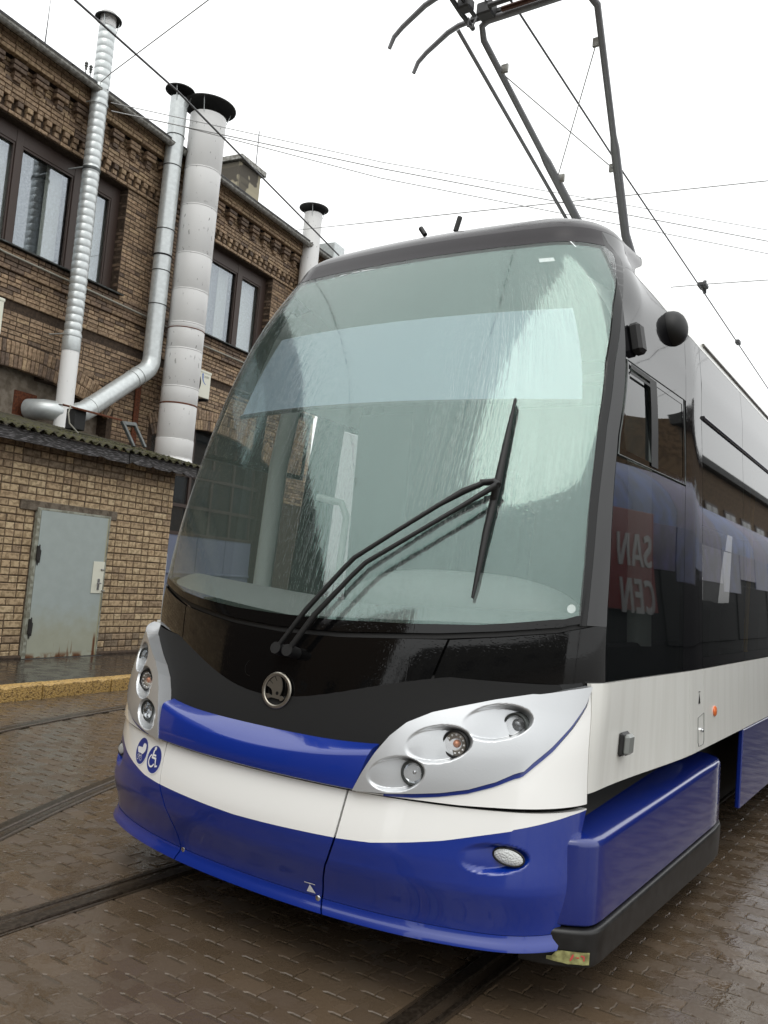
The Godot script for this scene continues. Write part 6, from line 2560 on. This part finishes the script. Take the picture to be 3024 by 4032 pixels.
# plan curve swept up a profile of (height, outward shift)
func loft(plan: Array, prof: Array, sg: float, rise: Callable) -> ArrayMesh:
	var fine := []
	for k in plan.size() - 1:
		var n := 1 if (plan[k] - plan[k + 1]).length() < 0.2 else 8
		for q in n:
			fine.append(plan[k].lerp(plan[k + 1], float(q) / n))
	fine.append(plan[plan.size() - 1])
	var g := []
	for pr in prof:
		var row := PackedVector3Array()
		for k in fine.size():
			var d: Vector2 = (fine[mini(k + 1, fine.size() - 1)] - fine[maxi(k - 1, 0)]).normalized()
			var n := Vector2(-d.y, d.x)
			if n.x < 0.0 and absf(d.y) > 0.3:
				n = -n
			var q: Vector2 = fine[k] + n * pr[1]
			var up: float = rise.call(q.y) * (clampf((pr[0] - 0.33) / 0.3, 0.0, 1.0) if pr[0] > 0.323 else clampf((0.31 - pr[0]) / 0.15, 0.0, 1.0))
			row.append(Vector3(sg * q.x, pr[0] + up, q.y))
		g.append(row)
	var mb := MB.new()
	mb.grid(g, func(p: Vector3): return Vector3(sg * 1.0, 0.6 if p.y > 0.61 else 0.0, clampf((p.z + 0.25) * 6.0, 0.0, 1.5) - clampf((-p.z - 2.15) * 6.0, 0.0, 1.5)))
	return mb.done()

func tram_cab(t: Node3D) -> void:
	var none = null
	# floor, dash, seat, partition and the frame of the cab
	put("cab_floor", box_mesh(Vector3(2.2, 0.05, 1.7), 0.01), M["cab_dark"], t, Transform3D(Basis(), Vector3(0, 0.75, -1.0)))
	var g := []
	for j in 9:
		var q := j / 8.0
		var row := PackedVector3Array()
		for i in 31:
			var s := i / 15.0 - 1.0
			var fu := s * 1.30
			var a := sp(2, fu, 1.30) - sn(2, fu, 1.30) * 0.06
			a.y = 1.315 + 0.08 * absf(s)
			var b := Vector3(s * 1.12, 1.33 + 0.05 * absf(s), -0.78 + 0.16 * s * s)
			var p := a.lerp(b, q)
			p.y += 0.05 * sin(q * PI) - (0.25 * smoothstep(0.85, 1.0, q))
			row.append(p)
		g.append(row)
	var mb := MB.new()
	mb.grid(g, func(_p): return Vector3(0, 1, 0.2))
	put("dashboard", mb.done(), M["dash"], t)
	# instrument hood: a long soft hump over the driver's desk
	var hd := MB.new()
	var rows := []
	for j in 13:
		var a := PI * j / 12.0
		var row := PackedVector3Array()
		for i in 25:
			var s := i / 12.0 - 1.0
			var w := sqrt(maxf(1.0 - pow(absf(s), 3.0), 0.0))
			row.append(Vector3(0.42 + s * 0.60, 1.36 + sin(a) * 0.20 * w, -0.62 + cos(a) * 0.24 * (0.35 + 0.65 * w)))
		rows.append(row)
	hd.grid(rows, func(p: Vector3): return p - Vector3(0.42, 1.3, -0.62))
	put("instrument_hood", hd.done(), M["dash"], t)
	put("desk_front", box_mesh(Vector3(2.0, 0.55, 0.06), 0.02), M["cab_dark"], t, Transform3D(Basis(), Vector3(0, 1.05, -0.80)))
	# seat
	var se := Node3D.new()
	se.name = "driver_seat"
	t.add_child(se, true)
	put("cushion", box_mesh(Vector3(0.5, 0.14, 0.5), 0.05), M["seat"], se, Transform3D(Basis(), Vector3(0.1, 1.2, -1.25)))
	put("backrest", box_mesh(Vector3(0.48, 0.75, 0.12), 0.05), M["seat"], se, Transform3D(Basis(Vector3.RIGHT, -0.12), Vector3(0.1, 1.6, -1.5)))
	put("headrest", box_mesh(Vector3(0.28, 0.2, 0.1), 0.045), M["seat"], se, Transform3D(Basis(), Vector3(0.1, 2.07, -1.55)))
	# rear wall with a door window, side posts, ceiling
	put("rear_wall", box_mesh(Vector3(2.30, 1.9, 0.04), 0.01), M["cab_grey"], t, Transform3D(Basis(), Vector3(0, 1.65, -1.85)))
	put("rear_wall_head", box_mesh(Vector3(1.9, 0.45, 0.04), 0.01), M["cab_grey"], t, Transform3D(Basis(), Vector3(0, 2.82, -1.85)))
	put("rear_wall_door", box_mesh(Vector3(0.7, 1.9, 0.03), 0.01), M["cab_dark"], t, Transform3D(Basis(), Vector3(-0.35, 1.75, -1.82)))
	var cg := []
	for j in 5:
		var row := PackedVector3Array()
		for i in 21:
			var s := i / 10.0 - 1.0
			var a := sp(2, s * 1.62, 3.085) - sn(2, s * 1.62, 3.085) * 0.015
			var b := Vector3(s * 0.98, 2.86, -1.84)
			row.append(a.lerp(b, j / 4.0))
		cg.append(row)
	var cm := MB.new()
	cm.grid(cg, func(_p): return Vector3.DOWN)
	put("ceiling", cm.done(), M["cab_light"], t)
	for sg in [-1.0, 1.0]:
		var hg := []
		for j in 4:
			var row := PackedVector3Array()
			for i in 9:
				row.append(side_point(lerpf(-0.72, -1.84, i / 8.0), lerpf(2.5, 2.95, j / 3.0), sg, -0.03 - 0.03 * j))
			hg.append(row)
		var hm := MB.new()
		hm.grid(hg, func(_p): return Vector3(-sg, 0, 0))
		put("side_header", hm.done(), M["cab_light"], t)
	for sg in [-1.0, 1.0]:
		put("side_post", tube_mesh([side_point(-0.98, 1.3, sg, -0.09), side_point(-0.98, 2.1, sg, -0.09), side_point(-0.98, 2.8, sg, -0.12)], 0.055, 8), M["cab_light"], t)
		put("inner_sill", box_mesh(Vector3(0.05, 0.34, 1.25), 0.01), M["cab_dark"], t, Transform3D(Basis(), Vector3(sg * 1.13, 1.14, -1.15)))
	put("grab_handle", tube_mesh([Vector3(-0.55, 1.45, -0.95), Vector3(-0.55, 1.82, -0.98), Vector3(-0.60, 1.9, -0.99), Vector3(-0.78, 1.93, -1.0)], 0.02, 8), M["cab_light"], t)
	# roller blind pulled down behind the upper glass
	var bg := []
	for j in 9:
		var y := lerpf(2.335, 2.80, j / 8.0)
		var row := PackedVector3Array()
		for i in 31:
			var s := i / 15.0 - 1.0
			var u := s * 0.98
			var p := sp(2, u, y) - sn(2, u, y) * 0.09
			row.append(p)
		bg.append(row)
	var bm := MB.new()
	bm.grid(bg, func(_p): return Vector3(0, 0, 1))
	put("roller_blind", bm.done(), M["blind"], t)
	var bp := []
	for i in 31:
		bp.append(bg[0][i])
	put("blind_rod", tube_mesh(bp, 0.012, 6), M["cab_dark"], t)
	# passenger saloon: dark floor, ceiling and a few poles
	put("saloon_floor", box_mesh(Vector3(2.3, 0.06, 12.0), 0.01), M["cab_dark"], t, Transform3D(Basis(), Vector3(0, 0.84, -7.9)))
	put("saloon_ceiling", box_mesh(Vector3(2.0, 0.06, 12.2), 0.01), M["cab_light"], t, Transform3D(Basis(), Vector3(0, 2.75, -7.9)))
	put("saloon_end", box_mesh(Vector3(2.3, 2.2, 0.05), 0.01), M["cab_dark"], t, Transform3D(Basis(), Vector3(0, 1.8, -13.9)))
	for k in 5:
		for sx in [-1.0, 1.0]:
			put("handrail", tube_mesh([Vector3(sx * 0.95, 0.87, -2.25 - k * 2.1), Vector3(sx * 0.95, 2.72, -2.25 - k * 2.1)], 0.017, 8), M["yellow_bar"] if k % 2 else M["steel"], t)
			put("passenger_seat", box_mesh(Vector3(0.42, 0.45, 0.42), 0.06), M["seat"], t, Transform3D(Basis(), Vector3(sx * 0.78, 1.3, -3.1 - k * 2.1)))

func tram_roof(t: Node3D) -> void:
	var none = null
	# black roof front above the glass and the roof itself
	var us := span(-2.02, 2.02, 90)
	put("roof_front", sheet(2, us, none, none, flat(3.192), flat(3.42), 12, 0.0, 0.0), M["roof_black"], t)
	for sg in [-1.0, 1.0]:
		var u2 := []
		for q in span(2.02, 3.0, 24):
			u2.append(q * sg)
		put("roof_front", sheet(2, u2, none, none, func(u: float): return tab(SHOULDER_TOP, u) + 0.001, flat(3.42), 8, 0.0, 0.0), M["roof_black"], t)
		var u3 := []
		for q in span(1.56, 2.03, 12):
			u3.append(q * sg)
		put("roof_corner", sheet(2, u3, none, none, flat(2.995), flat(3.195), 6, -0.0008, 0.0), M["roof_black"], t)
	put("roof", box_mesh(Vector3(1.0, 0.02, 12.8), 0.008), M["cab_light"], t, Transform3D(Basis(), Vector3(0, 3.412, -7.6)))
	# antennas
	put("antenna", tube_mesh([Vector3(-0.13, 3.36, -0.90), Vector3(-0.165, 3.405, -0.905)], 0.014, 8), M["rubber"], t)
	put("antenna", tube_mesh([Vector3(0.035, 3.37, -0.94), Vector3(0.05, 3.45, -0.95)], 0.014, 8), M["rubber"], t)
	# black dome and rear-view camera on the side
	for sg in [-1.0, 1.0]:
		var dm := MB.new()
		var f := spot(2, sg * 2.56, 2.825)
		dm.lathe([Vector2(0.084, -0.03), Vector2(0.087, 0.0), Vector2(0.083, 0.022), Vector2(0.073, 0.041), Vector2(0.055, 0.057), Vector2(0.03, 0.067), Vector2(0.0, 0.07)], 34, f * Transform3D(Basis(Vector3.RIGHT, PI / 2), Vector3.ZERO))
		put("camera_dome", dm.done(), M["rubber"], t)
		var cf := spot(2, sg * 1.72, 2.612)
		var cb := MB.new()
		cb.bevel_box(Vector3(0, 0, 0.02), Vector3(0.075, 0.135, 0.055), 0.014)
		var cbo := put("rear_view_camera", cb.done(), M["rubber"], t, cf)
		put("lens_plate", box_mesh(Vector3(0.006, 0.09, 0.03), 0.002), M["black_gloss"], cbo, Transform3D(Basis(), Vector3(0.027 * sg, 0, 0.022)))
	# pantograph
	var p := Node3D.new()
	p.name = "pantograph"
	t.add_child(p, true)
	var H := 5.13
	var zh := -1.72
	for sg in [-1.0, 1.0]:
		var top := Vector3(sg * 0.37 + (0.045 if sg > 0 else 0.0), H - 0.05, zh)
		var knee := Vector3(sg * 0.15 - 0.03, 4.28, -3.35)
		var dirn := (knee - top).normalized()
		put("upper_arm", tube_mesh([Vector3(sg * 0.30, H, zh + 0.02), Vector3(sg * 0.355, H - 0.012, zh), top + dirn * 0.06, top.lerp(knee, 0.53), top.lerp(knee, 0.58), knee, knee + Vector3(0, -0.2, -0.35)], [0.022, 0.022, 0.022, 0.023, 0.032, 0.034, 0.034], 10), M["panto"], p)
		for q in [0.16, 0.67]:
			put("lug", box_mesh(Vector3(0.05, 0.06, 0.02), 0.003), M["gutter"], p, Transform3D(Basis(), top.lerp(knee, q) + Vector3(-sg * 0.035, 0.01, 0)))
	put("cross_tube", tube_mesh([Vector3(-0.31, H, zh + 0.02), Vector3(0.31, H, zh + 0.02)], 0.024, 10), M["panto"], p)
	put("cross_tube", tube_mesh([Vector3(-0.25, H + 0.02, zh + 0.12), Vector3(0.3, H + 0.02, zh + 0.12)], 0.016, 8), M["panto_dark"], p)
	put("spring", tube_mesh([Vector3(-0.18, H + 0.005, zh + 0.07), Vector3(0.3, H + 0.005, zh + 0.07)], 0.017, 8), M["copper"], p)
	var tl := Vector3(-0.37, H - 0.05, zh)
	var kl := Vector3(-0.18, 4.28, -3.35)
	var trr := Vector3(0.37, H - 0.05, zh)
	var kr := Vector3(0.12, 4.28, -3.35)
	put("stay_wire", tube_mesh([tl.lerp(kl, 0.16), trr.lerp(kr, 0.68)], 0.004, 5), M["wire_grey"], p)
	put("stay_wire", tube_mesh([trr.lerp(kr, 0.16), tl.lerp(kl, 0.67)], 0.004, 5), M["wire_grey"], p)
	put("guide_rod", tube_mesh([tl + Vector3(-0.13, 0.02, 0.06), kl + Vector3(-0.055, -0.02, 0.02), kl + Vector3(-0.05, -0.25, -0.33)], 0.013, 8), M["panto"], p)
	# collector head: two strips with down-turned horns, carried on small frames
	for q in 2:
		var z := zh + (0.32 if q == 0 else 0.02)
		for sg in [-1.0, 1.0]:
			put("horn", tube_mesh([Vector3(sg * 0.42, H + 0.035, z), Vector3(sg * 0.52, H + 0.03, z), Vector3(sg * 0.60, H + 0.005, z), Vector3(sg * 0.76, H - 0.09, z), Vector3(sg * 0.82, H - 0.14, z), Vector3(sg * 0.85, H - 0.21, z)], [0.017, 0.018, 0.018, 0.016, 0.015, 0.013], 8), M["panto"], p)
		put("contact_strip", box_mesh(Vector3(0.86, 0.035, 0.035), 0.006), M["panto_dark"], p, Transform3D(Basis(), Vector3(0, H + 0.04, z)))
	for sg in [-1.0, 1.0]:
		put("head_frame", tube_mesh([Vector3(sg * 0.43, H + 0.03, zh + 0.33), Vector3(sg * 0.41, H - 0.02, zh + 0.18), Vector3(sg * 0.42, H - 0.01, zh)], 0.016, 8), M["panto_dark"], p)
		put("head_frame", tube_mesh([Vector3(sg * 0.37, H + 0.03, zh + 0.33), Vector3(sg * 0.36, H + 0.0, zh + 0.1)], 0.014, 8), M["panto_dark"], p)
		put("bearing_block", box_mesh(Vector3(0.11, 0.085, 0.09), 0.01), M["panto_dark"], p, Transform3D(Basis(), Vector3(sg * 0.29, H + 0.03, zh + 0.07)))
		put("bearing_block", box_mesh(Vector3(0.09, 0.07, 0.08), 0.01), M["panto_dark"], p, Transform3D(Basis(), Vector3(sg * 0.37, H + 0.01, zh + 0.2)))
		put("braid", tube_mesh([Vector3(sg * 0.27, H + 0.06, zh + 0.12), Vector3(sg * 0.33, H + 0.12, zh + 0.2), Vector3(sg * 0.40, H + 0.10, zh + 0.24), Vector3(sg * 0.41, H + 0.03, zh + 0.22)], 0.008, 6), M["panto"], p)
		put("braid", tube_mesh([Vector3(sg * 0.33, H - 0.03, zh + 0.12), Vector3(sg * 0.35, H - 0.1, zh + 0.13), Vector3(sg * 0.38, H - 0.09, zh + 0.14), Vector3(sg * 0.39, H - 0.02, zh + 0.12)], 0.007, 6), M["panto"], p)
	put("lower_arm", tube_mesh([Vector3(-0.03, 4.1, -3.65), Vector3(0, 3.6, -3.2)], 0.05, 10), M["panto"], p)
	put("base_frame", box_mesh(Vector3(0.7, 0.05, 1.0), 0.01), M["panto_dark"], p, Transform3D(Basis(), Vector3(0, 3.54, -3.4)))
	for sx in [-1.0, 1.0]:
		for z in [-3.0, -3.8]:
			var ins := MB.new()
			ins.lathe([Vector2(0.05, 0.0), Vector2(0.03, 0.02), Vector2(0.05, 0.04), Vector2(0.03, 0.06), Vector2(0.05, 0.08), Vector2(0.03, 0.1), Vector2(0.0, 0.1)], 14, Transform3D(Basis(), Vector3(sx * 0.30, 3.42, z)))
			put("insulator", ins.done(), M["gutter"], p)
